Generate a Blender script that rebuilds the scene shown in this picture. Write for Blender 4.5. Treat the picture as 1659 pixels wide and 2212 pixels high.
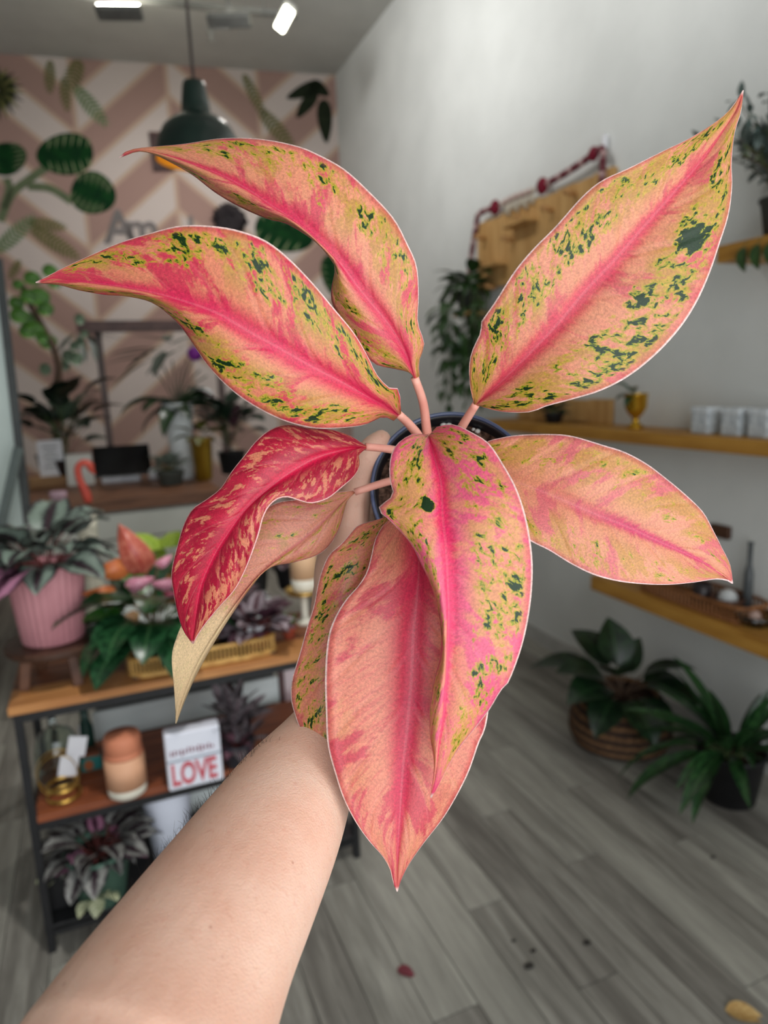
import bpy, bmesh, math, random
import numpy as np
from mathutils import Vector, Matrix, noise as mnoise

# ------------------------------------------------------------------ clear
for o in list(bpy.data.objects):
    bpy.data.objects.remove(o, do_unlink=True)
scn = bpy.context.scene
COL = scn.collection
rnd = random.Random(7)

# ------------------------------------------------------------------ camera
F, CX, CY, H = 1500.0, 829.5, 1106.0, 1.5
def nrm(v):
    v = np.array(v, float); return v / np.linalg.norm(v)
_v1 = np.array([200 - CX, CY - 843, F])
_up = nrm(np.cross(_v1, [1, .04, 0])); _up = _up if _up[1] > 0 else -_up
_Y = nrm(_v1); _X = np.cross(_up, _Y); _X = _X if _X[0] > 0 else -_X
R = np.array([_X, _Y, _up])                      # photo camera axes -> room axes
C0 = np.array([0, 0, H])
cam_d = bpy.data.cameras.new('camera'); cam = bpy.data.objects.new('camera', cam_d); COL.objects.link(cam)
cam_d.sensor_fit = 'VERTICAL'; cam_d.sensor_height = 36; cam_d.sensor_width = 36
cam_d.lens = F / 2212 * 36; cam_d.clip_start = .02; cam_d.clip_end = 100
_m = Matrix.Identity(4)
for i in range(3):
    _m[i][0] = R[i][0]; _m[i][1] = R[i][1]; _m[i][2] = -R[i][2]; _m[i][3] = C0[i]
cam.matrix_world = _m
cam_d.dof.use_dof = True; cam_d.dof.focus_distance = .42; cam_d.dof.aperture_fstop = 5.6
scn.camera = cam

# ------------------------------------------------------------------ world, daylight, exposure
scn.view_settings.view_transform = 'Standard'; scn.view_settings.look = 'None'
scn.view_settings.gamma = 1.0; scn.view_settings.use_curve_mapping = False
scn.view_settings.exposure = 0.2
wd = bpy.data.worlds.new('sky'); scn.world = wd; wd.use_nodes = True
wd.node_tree.nodes['Background'].inputs[0].default_value = (.80, .90, 1.0, 1)
wd.node_tree.nodes['Background'].inputs[1].default_value = .5
def area(name, loc, size, size_y, power, color, target):
    l = bpy.data.lights.new(name, 'AREA'); l.shape = 'RECTANGLE'; l.size = size; l.size_y = size_y
    l.energy = power; l.color = color
    o = bpy.data.objects.new(name, l); COL.objects.link(o); o.location = loc
    o.rotation_euler = (Vector(target) - Vector(loc)).to_track_quat('-Z', 'Y').to_euler()
    return o
# daylight entering through an assumed shop front behind the photographer
area('assumed_shopfront_daylight', (.35, -1.28, 1.62), 2.5, 2.9, 56, (.975, .995, 1), (.2, 5, 1.6))

# ------------------------------------------------------------------ pixel helpers
def ray(x, y): return R @ np.array([x - CX, CY - y, F])
def at(x, y, **k):
    d = ray(x, y); (a, v), = k.items(); i = 'XYZ'.index(a)
    return C0 + d * (v - C0[i]) / d[i]
def P(x, y, dep): return C0 + ray(x, y) / F * dep          # depth along the lens axis
W = 2.173; ZC = 4.022
BW0 = np.array([W, 6.07]); BWu = nrm(np.array([-.372, 6.437]) - BW0); BWn = np.array([-BWu[1], BWu[0]])
if BWn[1] > 0: BWn = -BWn                                  # towards the room
def bw(x, y, off=0.0):                                     # pixel -> back wall
    d = ray(x, y); t = ((BW0 + BWn * off) @ BWn) / (d[:2] @ BWn); return C0 + d * t
def bws(s, z, off=0.0):
    p = BW0 + BWu * s + BWn * off; return np.array([p[0], p[1], z])

# ------------------------------------------------------------------ colour / materials
def lin(c):
    return tuple(((v / 255) / 12.92 if v / 255 <= .04045 else ((v / 255 + .055) / 1.055) ** 2.4) for v in c)
class NT:
    def __init__(s, name):
        s.m = bpy.data.materials.new(name); s.m.use_nodes = True; s.t = s.m.node_tree
        s.b = s.t.nodes['Principled BSDF']; s.out = s.t.nodes['Material Output']
    def n(s, typ, **k):
        q = s.t.nodes.new(typ)
        for a, v in k.items(): setattr(q, a, v)
        return q
    def put(s, inp, v):
        if isinstance(v, bpy.types.NodeSocket): s.t.links.new(v, inp)
        elif isinstance(v, (tuple, list)):
            inp.default_value = tuple(v) + ((1,) if len(v) == 3 and inp.type == 'RGBA' else ())
        else: inp.default_value = v
    def math(s, op, a, b=0.0, c=None, clamp=False):
        q = s.n('ShaderNodeMath', operation=op, use_clamp=clamp)
        s.put(q.inputs[0], a); s.put(q.inputs[1], b)
        if c is not None: s.put(q.inputs[2], c)
        return q.outputs[0]
    def step(s, lo, hi, v, a=0.0, b=1.0):
        q = s.n('ShaderNodeMapRange', interpolation_type='SMOOTHSTEP')
        s.put(q.inputs[0], v); s.put(q.inputs[1], lo); s.put(q.inputs[2], hi); s.put(q.inputs[3], a); s.put(q.inputs[4], b)
        return q.outputs[0]
    def mix(s, f, a, b, mode='MIX'):
        q = s.n('ShaderNodeMix', data_type='RGBA', blend_type=mode)
        s.put(q.inputs[0], f); s.put(q.inputs[6], a); s.put(q.inputs[7], b)
        return q.outputs[2]
    def vec(s, x, y, z=0.0):
        q = s.n('ShaderNodeCombineXYZ'); s.put(q.inputs[0], x); s.put(q.inputs[1], y); s.put(q.inputs[2], z); return q.outputs[0]
    def noise(s, v, scale, detail=3, rough=.55, dist=0.0):
        q = s.n('ShaderNodeTexNoise'); s.put(q.inputs['Vector'], v); s.put(q.inputs['Scale'], scale)
        s.put(q.inputs['Detail'], detail); s.put(q.inputs['Roughness'], rough); s.put(q.inputs['Distortion'], dist)
        return q.outputs[0]
    def coord(s, which='Object'):
        q = s.n('ShaderNodeTexCoord'); return q.outputs[which]
    def sep(s, v):
        q = s.n('ShaderNodeSeparateXYZ'); s.put(q.inputs[0], v); return q.outputs
    def bump(s, h, strength=.2, dist=.002):
        q = s.n('ShaderNodeBump'); s.put(q.inputs['Height'], h); q.inputs['Strength'].default_value = strength
        q.inputs['Distance'].default_value = dist; s.t.links.new(q.outputs[0], s.b.inputs['Normal'])
    def fin(s, col, rough=.5, spec=.4, metal=0.0):
        s.put(s.b.inputs['Base Color'], col); s.put(s.b.inputs['Roughness'], rough)
        s.b.inputs['Specular IOR Level'].default_value = spec; s.b.inputs['Metallic'].default_value = metal
        return s.m
_mc = {}
def mat(c1, c2=None, scale=20, rough=.5, metal=0.0, stretch=(1, 1, 1), bump=0.0, spec=.4, key=None):
    """procedural two-tone material"""
    k = (c1, c2, scale, rough, metal, stretch, bump, spec)
    if k in _mc: return _mc[k]
    t = NT(key or 'mat_%d' % len(_mc)); c2 = c2 or tuple(int(v * .88) for v in c1)
    mp = t.n('ShaderNodeMapping'); t.put(mp.inputs[0], t.coord('Object')); mp.inputs[3].default_value = stretch
    nz = t.noise(mp.outputs[0], scale, 4)
    col = t.mix(t.step(.3, .7, nz), lin(c1), lin(c2))
    if bump: t.bump(nz, bump, .004)
    _mc[k] = t.fin(col, rough, spec, metal); return _mc[k]
def glass(c=(235, 245, 240), rough=.03):
    k = ('glass', c)
    if k in _mc: return _mc[k]
    t = NT('clear_glass'); t.b.inputs['Transmission Weight'].default_value = 1.0
    _mc[k] = t.fin(lin(c), rough, .5); return _mc[k]
def emit(c, s):
    t = NT('lamp_glow'); t.b.inputs['Emission Color'].default_value = lin(c) + (1,); t.b.inputs['Emission Strength'].default_value = s
    return t.fin(lin(c), .5)
def leafmat(dark, light, rib=None, rough=.4, patt='plain', scale=1.0, spec=.5):
    k = ('leaf', dark, light, rib, patt, rough)
    if k in _mc: return _mc[k]
    t = NT('foliage'); uv = t.sep(t.coord('UV')); u = t.math('ABSOLUTE', t.math('MULTIPLY_ADD', uv[0], 2.0, -1.0)); v = uv[1]
    oi = t.n('ShaderNodeObjectInfo').outputs['Random']
    nz = t.noise(t.vec(uv[0], t.math('MULTIPLY', v, 2.0), t.math('MULTIPLY', oi, 30.0)), 6 * scale, 4)
    f = t.step(.35, .65, nz)
    if patt == 'rex':                                      # dark centre and edge, silver ring between
        w = t.math('ADD', u, t.math('MULTIPLY_ADD', nz, .7, -.35))
        f = t.math('MULTIPLY', t.step(.15, .4, w), t.step(.95, .7, w))
    elif patt == 'vein':
        ln = t.math('FRACT', t.math('MULTIPLY', t.math('MULTIPLY_ADD', u, -.25, v), 9.0))
        f = t.math('MULTIPLY', t.step(.25, .05, t.math('ABSOLUTE', t.math('ADD', ln, -.5))), .75)
    col = t.mix(f, lin(dark), lin(light))
    if rib: col = t.mix(t.step(.09, .03, u), col, lin(rib))
    col = t.mix(t.math('MULTIPLY', oi, .35), col, (0, 0, 0))
    _mc[k] = t.fin(col, rough, spec); return _mc[k]

# ------------------------------------------------------------------ mesh builder
WO = {}                                                    # world origin of each parent
class MB:
    def __init__(s): s.v = []; s.f = []; s.mi = []; s.uv = {}
    def add(s, vs, fs, mi=0, uvs=None):
        o = len(s.v); s.v += [tuple(map(float, p)) for p in vs]
        for f in fs:
            if uvs is not None: s.uv[len(s.f)] = [uvs[i] for i in f]
            s.f.append(tuple(i + o for i in f)); s.mi.append(mi)
        return s
    def box(s, c, d, rot=None, mi=0, taper=1.0):
        c = np.array(c, float); hx, hy, hz = [q / 2 for q in d]
        vs = []
        for z, k in ((-hz, 1), (hz, taper)):
            for x, y in ((-hx, -hy), (hx, -hy), (hx, hy), (-hx, hy)):
                p = np.array([x * k, y * k, z])
                if rot is not None: p = np.array(rot @ Vector(p))
                vs.append(c + p)
        return s.add(vs, [(3, 2, 1, 0), (4, 5, 6, 7), (0, 1, 5, 4), (1, 2, 6, 5), (2, 3, 7, 6), (3, 0, 4, 7)], mi)
    def bar(s, a, b, w, h=None, mi=0, up=(0, 0, 1)):
        a = np.array(a, float); b = np.array(b, float); d = nrm(b - a); h = h or w
        u = np.array(up, float)
        if abs(d @ u) > .98: u = np.array([0, 1., 0])
        x = nrm(np.cross(d, u)); y = np.cross(x, d)
        vs = [p + x * i * w / 2 + y * j * h / 2 for p in (a, b) for i, j in ((-1, -1), (1, -1), (1, 1), (-1, 1))]
        return s.add(vs, [(0, 1, 2, 3), (7, 6, 5, 4), (4, 5, 1, 0), (5, 6, 2, 1), (6, 7, 3, 2), (7, 4, 0, 3)], mi)
    def tube(s, pts, rad, seg=8, mi=0, cap=True, flat=1.0):
        pts = [np.array(p, float) for p in pts]; n = len(pts)
        if not hasattr(rad, '__len__'): rad = [rad] * n
        prev = None; vs = []
        for i, p in enumerate(pts):
            d = nrm(pts[min(i + 1, n - 1)] - pts[max(i - 1, 0)])
            if prev is None: prev = np.array([0, 0, 1.]) if abs(d[2]) < .9 else np.array([1., 0, 0])
            x = nrm(prev - d * (prev @ d)); prev = x; y = np.cross(d, x)
            for k in range(seg):
                a = 2 * math.pi * k / seg
                vs.append(p + (x * math.cos(a) + y * math.sin(a) * flat) * rad[i])
        fs = [(i * seg + k, i * seg + (k + 1) % seg, (i + 1) * seg + (k + 1) % seg, (i + 1) * seg + k) for i in range(n - 1) for k in range(seg)]
        if cap: fs += [tuple(range(seg - 1, -1, -1)), tuple((n - 1) * seg + k for k in range(seg))]
        return s.add(vs, fs, mi)
    def lathe(s, prof, c=(0, 0, 0), seg=24, mi=0, M=None, cap=True, rip=0.0, nrip=0):
        c = np.array(c, float); vs = []
        for r, z in prof:
            for k in range(seg):
                a = 2 * math.pi * k / seg; q = r * (1 + rip * math.cos(nrip * a)) if nrip else r
                p = np.array([q * math.cos(a), q * math.sin(a), z])
                vs.append(c + (M @ p if M is not None else p))
        n = len(prof)
        fs = [(i * seg + k, i * seg + (k + 1) % seg, (i + 1) * seg + (k + 1) % seg, (i + 1) * seg + k) for i in range(n - 1) for k in range(seg)]
        if cap:
            if prof[0][0] > 1e-5: fs.append(tuple(range(seg - 1, -1, -1)))
            if prof[-1][0] > 1e-5: fs.append(tuple((n - 1) * seg + k for k in range(seg)))
        return s.add(vs, fs, mi)
    def ball(s, c, r, seg=10, rings=6, mi=0, sc=(1, 1, 1)):
        prof = [(max(1e-6, math.sin(math.pi * i / rings)), -math.cos(math.pi * i / rings)) for i in range(rings + 1)]
        M = np.diag([r * sc[0], r * sc[1], r * sc[2]])
        return s.lathe(prof, c, seg, mi, M, cap=False)
    def slab(s, outline, nrmv, th, mi=0):
        """flat outline (3-D points) given thickness th along nrmv"""
        nv = np.array(nrmv, float) * th; k = len(outline); c = sum(np.array(p) for p in outline) / k
        vs = [np.array(p) for p in outline] + [np.array(p) + nv for p in outline] + [c, c + nv]
        fs = [(i, (i + 1) % k, 2 * k) for i in range(k)] + [(k + (i + 1) % k, k + i, 2 * k + 1) for i in range(k)]
        fs += [(i, k + i, k + (i + 1) % k, (i + 1) % k) for i in range(k)]
        return s.add(vs, fs, mi)
    def mesh(s, name, origin=(0, 0, 0), smooth=False, fix=True):
        me = bpy.data.meshes.new(name); o = np.array(origin, float)
        me.from_pydata([tuple(np.array(p) - o) for p in s.v], [], s.f)
        me.polygons.foreach_set('material_index', s.mi)
        if s.uv:
            L = me.uv_layers.new(name='UVMap')
            for p in me.polygons:
                if p.index in s.uv:
                    for li, q in zip(p.loop_indices, s.uv[p.index]): L.data[li].uv = q
        if fix:
            b = bmesh.new(); b.from_mesh(me); bmesh.ops.recalc_face_normals(b, faces=b.faces); b.to_mesh(me); b.free()
        if smooth: me.shade_smooth()
        me.update(); return me
    def build(s, name, mats, parent=None, smooth=False, bevel=0.0, label=None, kind=None, fix=True):
        origin = WO[parent.name] if parent else (0, 0, 0)
        if not parent:                                     # a one-mesh thing keeps its origin at its base
            a = np.array(s.v); origin = np.array([a[:, 0].mean(), a[:, 1].mean(), a[:, 2].min()])
        o = link(name, s.mesh(name, origin, smooth, fix), mats, parent)
        if not parent: o.location = origin
        WO[o.name] = np.array(origin, float)
        if bevel:
            m = o.modifiers.new('bevel', 'BEVEL'); m.width = bevel; m.segments = 2; m.limit_method = 'ANGLE'
        if label: o['label'] = label
        if kind: o['kind'] = kind
        return o
def link(name, me, mats, parent=None, loc=(0, 0, 0)):
    o = bpy.data.objects.new(name, me); COL.objects.link(o); o.location = loc
    if mats is not None and me is not None and not me.materials:
        for m in (mats if isinstance(mats, (list, tuple)) else [mats]): me.materials.append(m)
    if parent: o.parent = parent
    return o
def thing(name, label, cat, loc, group=None):
    o = bpy.data.objects.new(name, None); COL.objects.link(o); o.location = tuple(loc); o.empty_display_size = .02
    WO[o.name] = np.array(loc, float); return tag(o, label, cat, group)
def tag(o, label, cat, group=None):
    o['label'] = label; o['category'] = cat
    if group: o['group'] = group
    return o
def struct(o, label=None):
    o['kind'] = 'structure'
    if label: o['label'] = label
    return o
def catmull(pts, m):
    """resample a polyline smoothly to m points by arc length"""
    p = [np.array(q, float) for q in pts]
    p = [2 * p[0] - p[1]] + p + [2 * p[-1] - p[-2]]; out = []
    for i in range(1, len(p) - 2):
        for k in range(12):
            t = k / 12; a, b, c, d = p[i - 1], p[i], p[i + 1], p[i + 2]
            out.append(.5 * (2 * b + (c - a) * t + (2 * a - 5 * b + 4 * c - d) * t * t + (3 * b - a - 3 * c + d) * t ** 3))
    out.append(p[-2]); out = np.array(out)
    L = np.concatenate([[0], np.cumsum(np.linalg.norm(np.diff(out, axis=0), axis=1))])
    return np.array([[np.interp(t, L, out[:, j]) for j in range(out.shape[1])] for t in np.linspace(0, L[-1], m)])

# ================================================================== THE ROOM
# floor: a slab with separate boards laid on it
fl = MB().box((-.55, 2.58, -.06), (5.6, 8.12, .10)).build('floor', mat((88, 86, 80), (70, 68, 64), 3, .6))
struct(fl, 'grey wood-look plank floor')
t = NT('grey_plank')
oi = t.n('ShaderNodeObjectInfo').outputs['Random']
oc = t.sep(t.coord('Object'))
gv = t.vec(t.math('MULTIPLY', oc[0], 14.0), t.math('MULTIPLY', oc[1], 1.1), t.math('MULTIPLY', oi, 40.0))
g1 = t.noise(gv, 1.6, 5, .6, .6); g2 = t.noise(gv, 7, 4, .6)
c = t.mix(t.step(.3, .72, g1), lin((112, 108, 101)), lin((176, 173, 163)))
c = t.mix(t.math('MULTIPLY', t.step(.45, .7, g2), .35), c, lin((84, 80, 74)))
c = t.mix(t.step(0, 1, oi), c, t.mix(.5, c, lin((160, 158, 148))))
c = t.mix(t.step(.55, 0, oi, 0, .45), c, lin((86, 80, 75)))
t.bump(g2, .12, .001)
PLANK = t.fin(c, .5, .35)
pw, pl = .122, 1.22
me_pl = MB().box((0, 0, 0), (pw - .0025, pl - .003, .012)).mesh('plank'); me_pl.materials.append(PLANK)
me_sh = {}
x = W - pw / 2 - .004; row = 0
while x > -1.75:
    off = (row * .43 + rnd.random() * .25) % pl
    y = -.35 + off - pl / 2
    while y - pl / 2 < 6.0:
        yb = 6.07 + (W - x) * .144
        if y + pl / 2 > yb: break
        o = link('plank', me_pl, None, fl); o.location = (Vector((x, y, -.004)) - fl.location)
        y += pl
    x -= pw; row += 1
# walls and ceiling
WHITE = mat((222, 224, 221), (214, 216, 213), 3, .75, key='white_wall_paint')
wr = MB().box((W + .06, 2.58, ZC / 2), (.12, 8.12, ZC)).build('wall_right', WHITE); struct(wr, 'plain white side wall')
cl = MB().box((-.55, 2.58, ZC + .05), (5.6, 8.12, .1)).build('ceiling', mat((196, 196, 190), (188, 188, 182), 3, .8)); struct(cl, 'flat off-white ceiling')
wl = MB().box((-3.36, 2.58, ZC / 2), (.12, 8.12, ZC)).build('wall_left', WHITE); struct(wl)
FY = -1.42
fw = MB()
fw.box((-.55, FY, .06), (5.6, .12, .12)).box((-.55, FY, 3.6), (5.6, .12, .84)).box((-2.5, FY, 1.65), (1.7, .12, 3.06)).box((1.92, FY, 1.65), (.5, .12, 3.06))
struct(fw.build('wall_front', WHITE), 'wall around the assumed shop window')
w1 = MB()
for xx in (-1.62, -.52, .57, 1.64): w1.box((xx, FY, 1.65), (.06, .06, 3.06))
w1.box((0, FY, .15), (3.3, .06, .06)).box((0, FY, 3.15), (3.3, .06, .06))
struct(w1.build('assumed_window', mat((60, 60, 62), None, 20, .4)), 'assumed dark framed shop window')  # assumed, unseen window; the opening for the daylight from behind
# papered back wall: offset chevron bands
t = NT('chevron_paper'); oc = t.sep(t.coord('Object'))
s_ = t.math('MULTIPLY', oc[0], 1.0); z_ = oc[2]
HP = .717; BH = .287; SL = .844
cu = t.math('DIVIDE', t.math('ADD', s_, -1.375 + 10 * HP), HP); ci = t.math('FLOOR', cu); fr = t.math('FRACT', cu)
par = t.math('MODULO', ci, 2.0)
# distance from the nearest apex column line
tri = t.math('MULTIPLY', t.math('ADD', t.math('MULTIPLY', par, t.math('MULTIPLY_ADD', fr, -2.0, 1.0)), fr), HP)
q = t.math('DIVIDE', t.math('ADD', t.math('MULTIPLY_ADD', tri, SL, 0.0), t.math('ADD', z_, -3.80 + 20 * BH)), BH)
qi = t.math('FLOOR', q); qf = t.math('FRACT', q)
pq = t.math('MODULO', t.math('ADD', qi, par), 2.0)
edge = t.math('MINIMUM', t.math('MULTIPLY', t.math('MINIMUM', qf, t.math('SUBTRACT', 1.0, qf)), BH * .76), t.math('MULTIPLY', t.math('MINIMUM', fr, t.math('SUBTRACT', 1.0, fr)), HP))
DK, LT, ED = lin((170, 138, 128)), lin((210, 196, 189)), lin((194, 166, 146))
nz = t.noise(t.coord('Object'), 2.0, 3)
c = t.mix(pq, DK, LT)
c = t.mix(t.step(.022, .010, edge), c, ED)
c = t.mix(t.math('MULTIPLY', nz, .12), c, (0.2, .15, .14))
PAPER = t.fin(c, .8, .2)
wb = MB(); a = math.atan2(BWu[1], BWu[0])
wb.box((2.7, -.06, ZC / 2), (6.6, .12, ZC))
me = wb.mesh('wall_back')
wb_o = link('wall_back', me, PAPER); wb_o.location = (BW0[0], BW0[1], 0)
# local x runs along the wall to the left; the slab lies behind the face
wb_o.matrix_world = Matrix(((BWu[0], BWn[0], 0, BW0[0]), (BWu[1], BWn[1], 0, BW0[1]), (0, 0, 1, 0), (0, 0, 0, 1)))
struct(wb_o, 'papered back wall in dusty pink chevrons with printed jungle leaves')
br = MB().box((W - .007, 2.34, .045), (.014, 7.4, .09)).build('baseboard_right', mat((190, 190, 186), None, 4, .6)); struct(br, 'low white skirting')

# ------------------------------------------------------------------ printed jungle on the paper (flat print, children of the wall)
WO['wall_back'] = np.zeros(3)
def bwl(x, y):
    p = bw(x, y); return (p[:2] - BW0) @ BWu, p[2]
def print_shape(pts, m, th=.0012, name='mural_leaf', label=None, off=.0004):
    ol = [np.array([s, off, z]) for s, z in pts]
    return MB().slab(ol, (0, 1, 0), th).build(name, m, wb_o, label=label)
def px_shape(pxs, m, **k): return print_shape([bwl(*q) for q in pxs], m, **k)
def print_band(pxs, w, m, name='mural_stem', label=None):
    c = catmull([bwl(*q) for q in pxs], 14); L = []; Rr = []
    for i, p in enumerate(c):
        d = nrm(c[min(i + 1, 13)] - c[max(i - 1, 0)]); n2 = np.array([-d[1], d[0]]); L.append(p + n2 * w / 2); Rr.append(p - n2 * w / 2)
    b = MB()
    for i in range(13):
        b.add([np.array([q[0], o, q[1]]) for o in (.0004, .0014) for q in (L[i], L[i + 1], Rr[i + 1], Rr[i])], [(0, 1, 2, 3), (7, 6, 5, 4), (0, 4, 5, 1), (2, 6, 7, 3)])
    return b.build(name, m, wb_o, label=label)
GM = mat((22, 66, 30), (12, 44, 24), 14, .8, spec=.1); GS = mat((112, 122, 92), (96, 108, 82), 10, .8, spec=.1)
OL = mat((116, 112, 70), (96, 100, 58), 20, .8, spec=.1); DG = mat((44, 52, 36), (32, 38, 28), 20, .8, spec=.1)
LG = mat((128, 146, 112), (88, 112, 70), 30, .8, spec=.1)
# swiss-cheese leaves: blade cut by slits
def monstera(px, py, rx, ry, rot, ns=6):
    def tr(x, y): return (px + x * math.cos(rot) - y * math.sin(rot), py + x * math.sin(rot) + y * math.cos(rot))
    px_shape([tr(rx * math.cos(a) * (1 + .05 * math.cos(a)), ry * math.sin(a) * (1 - .10 * math.cos(a))) for a in np.linspace(0, 2 * math.pi, 40)[:-1]], GM, label='printed dark green split leaf')
    for sg in (1, -1):
        for k in range(ns):
            x0 = rx * (-.72 + 1.35 * k / (ns - 1)); yo = ry * math.sqrt(max(.05, 1 - (x0 / rx) ** 2))
            q0, q1 = np.array([x0, sg * yo * .30]), np.array([x0 - rx * .10, sg * yo * .93]); w_ = rx * .035
            px_shape([tr(*q0), tr(*(q0 * .5 + q1 * .5 + [w_, 0])), tr(*(q1 + [w_ * 1.2, 0])), tr(*(q1 - [w_ * 1.2, 0])), tr(*(q0 * .5 + q1 * .5 - [w_, 0]))], SLIT, name='mural_slit', off=.0018)
SLIT = mat((134, 146, 110), (110, 126, 88), 20, .8, spec=.1)
monstera(143, 333, 62, 46, math.pi * .98); monstera(200, 417, 50, 46, math.pi * .12); monstera(12, 342, 36, 46, 1.5)
monstera(612, 500, 66, 44, .3, 5); monstera(716, 592, 44, 22, 1.4, 5)
for q, w in (([(110, 355), (60, 390), (25, 420), (0, 478)], .06), ([(155, 436), (110, 408), (60, 402)], .06), ([(14, 385), (20, 410), (8, 450)], .06)):
    print_band(q, w, GS)
# feathery olive fronds: spine with leaflets
def frond(a, b, wpx, n, m, bend=0.0):
    a = np.array(a, float); b = np.array(b, float); d = b - a; n2 = np.array([-d[1], d[0]]) / np.linalg.norm(d)
    bd = MB()
    for i in range(n):
        t_ = (i + .5) / n; c = a + d * t_ + n2 * bend * math.sin(math.pi * t_); w = wpx * (math.sin(math.pi * min(1, .12 + .86 * t_)) ** .6)
        for sgn in (1, -1):
            e = c + n2 * sgn * w + d / n * 1.1
            t2 = d / np.linalg.norm(d) * np.linalg.norm(d) / n * .34
            ol = [np.array([s, .0004, z]) for s, z in (bwl(*(c - t2)), bwl(*(c * .4 + e * .6 - t2 * 1.2)), bwl(*e), bwl(*(c * .4 + e * .6 + t2 * 1.2)), bwl(*(c + t2)))]
            bd.slab(ol, (0, 1, 0), .0012)
    bd.build('mural_frond', m, wb_o, label='printed feathery olive frond')
frond((108, 128), (108, 198), 15, 9, OL); frond((172, 128), (150, 190), 24, 8, OL); frond((136, 165), (146, 236), 14, 8, OL); frond((160, 185), (228, 268), 20, 11, LG)
frond((-10, 545), (72, 470), 22, 12, LG); frond((60, 478), (140, 492), 16, 10, OL); frond((66, 492), (168, 556), 20, 13, OL)
frond((525, 158), (570, 250), 14, 11, OL); frond((560, 235), (632, 320), 20, 12, OL)
frond((44, 560), (22, 600), 12, 6, OL)
# palm fan at the left edge and the dark leaves in the corner
for k in range(11):
    a = -1.45 + k * .29; L = 62
    c = np.array([-8, 195.]); d = np.array([math.cos(a), math.sin(a)]); n2 = np.array([-d[1], d[0]])
    px_shape([c + d * 4 - n2 * 3, c + d * L * .55 - n2 * 7, c + d * L + np.array([0, 8]), c + d * L * .55 + n2 * 5, c + d * 4 + n2 * 3], OL if k % 2 else DG, name='mural_palm_blade')
for c, L, wd_, a in (((658, 196), 42, 15, 2.75), ((662, 226), 36, 14, 2.2), ((702, 262), 48, 16, 1.5), ((690, 192), 26, 14, .6)):
    pts = []
    for i in range(16):
        q = 2 * math.pi * i / 16; x = math.cos(q) * L; y = math.sin(q) * wd_ * (1 - .35 * math.cos(q))
        pts.append((c[0] + x * math.cos(a) - y * math.sin(a), c[1] + x * math.sin(a) + y * math.cos(a)))
    px_shape(pts, DG, label='printed dark leaf near the corner')
# lettering on the wall
def text_mesh(s, size, name, m, M, parent=None, ext=.0, bold=.0, label=None):
    cu = bpy.data.curves.new('t', 'FONT'); cu.body = s; cu.size = size; cu.extrude = ext; cu.offset = bold; cu.align_x = 'LEFT'
    o = bpy.data.objects.new('t', cu); COL.objects.link(o); dg = bpy.context.evaluated_depsgraph_get()
    me = bpy.data.meshes.new_from_object(o.evaluated_get(dg)); bpy.data.objects.remove(o); bpy.data.curves.remove(cu)
    me.materials.clear(); me.name = name
    me.transform(M); q = link(name, me, m, parent)
    if label: q['label'] = label
    return q
LET = mat((126, 118, 116), (112, 106, 104), 20, .6)
def wall_letter(s, px, py, size):
    s0, z0 = bwl(px, py)
    text_mesh(s, size, 'wall_letter', LET, Matrix(((-1, 0, 0, s0), (0, 0, 1, .006), (0, 1, 0, z0), (0, 0, 0, 1))), wb_o, .005, .008)
wall_letter('A', 228, 524, .36); wall_letter('m', 274, 524, .34); wall_letter('l', 408, 518, .26)

# ------------------------------------------------------------------ ceiling: track, lamp heads, sprinkler, pendant
GRY = mat((120, 120, 116), None, 20, .5); LGR = mat((196, 196, 190), None, 20, .5)
tz = 3.78
ta, tb = at(150, -14, Z=tz), at(640, 34, Z=tz)
tr = thing('ceiling_track', 'slim grey lamp track hung under the ceiling', 'track', ta)
MB().bar(ta, tb, .035, .03).build('rail', GRY, tr)
for f_ in (.15, .5, .85):
    p = ta + (tb - ta) * f_; MB().tube([p, p + [0, 0, ZC - tz]], .006, 6).build('hanger', GRY, tr)
def head(px, py, lab, lit, face):
    p = at(px, py, Z=tz - .13)
    h = thing('track_lamp', lab, 'lamp', p, 'lamp heads on the ceiling track')
    fv = nrm(face); side = nrm(np.cross(fv, [0, 0, 1.])) if abs(fv[2]) < .95 else np.array([1., 0, 0]); up_ = np.cross(side, fv)
    rot = Matrix((tuple(side), tuple(fv), tuple(up_))).transposed()
    MB().box(p, (.26, .04, .085), rot).build('housing', mat((112, 112, 108), None, 20, .5), h, bevel=.012)
    MB().box(p + fv * .022, (.24, .008, .07), rot).build('diffuser', emit((255, 252, 235), lit), h, bevel=.004)
    MB().bar(p, p + [0, 0, .14], .02).build('stem', GRY, h)
    return h
head(258, 28, 'grey lamp head with its back to the room, lighting the ceiling', 60, (.1, .35, .93))
h2 = head(495, 44, 'faint grey lamp head between the two brighter ones', 4, (.2, .5, .85))
hl = thing('track_lamp', 'glowing oblong lamp head beside the white wall', 'lamp', at(615, 40, Z=tz - .1), 'lamp heads on the ceiling track')
p0 = at(615, 40, Z=tz - .1); av = nrm(at(627, 18, Z=tz - .1) - at(603, 64, Z=tz - .16))
fv = nrm(C0 - p0); fv = nrm(fv - av * (fv @ av)); sd = np.cross(av, fv)
rot = Matrix((tuple(av), tuple(fv), tuple(sd))).transposed()
MB().box(p0 - fv * .02, (.18, .05, .085), rot).build('housing', LGR, hl, bevel=.02)
MB().box(p0 + fv * .01, (.155, .012, .062), rot).build('diffuser', emit((255, 253, 225), 14), hl, bevel=.02)
MB().bar(p0, p0 + [0, 0, .12], .02).build('stem', GRY, hl)
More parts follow.
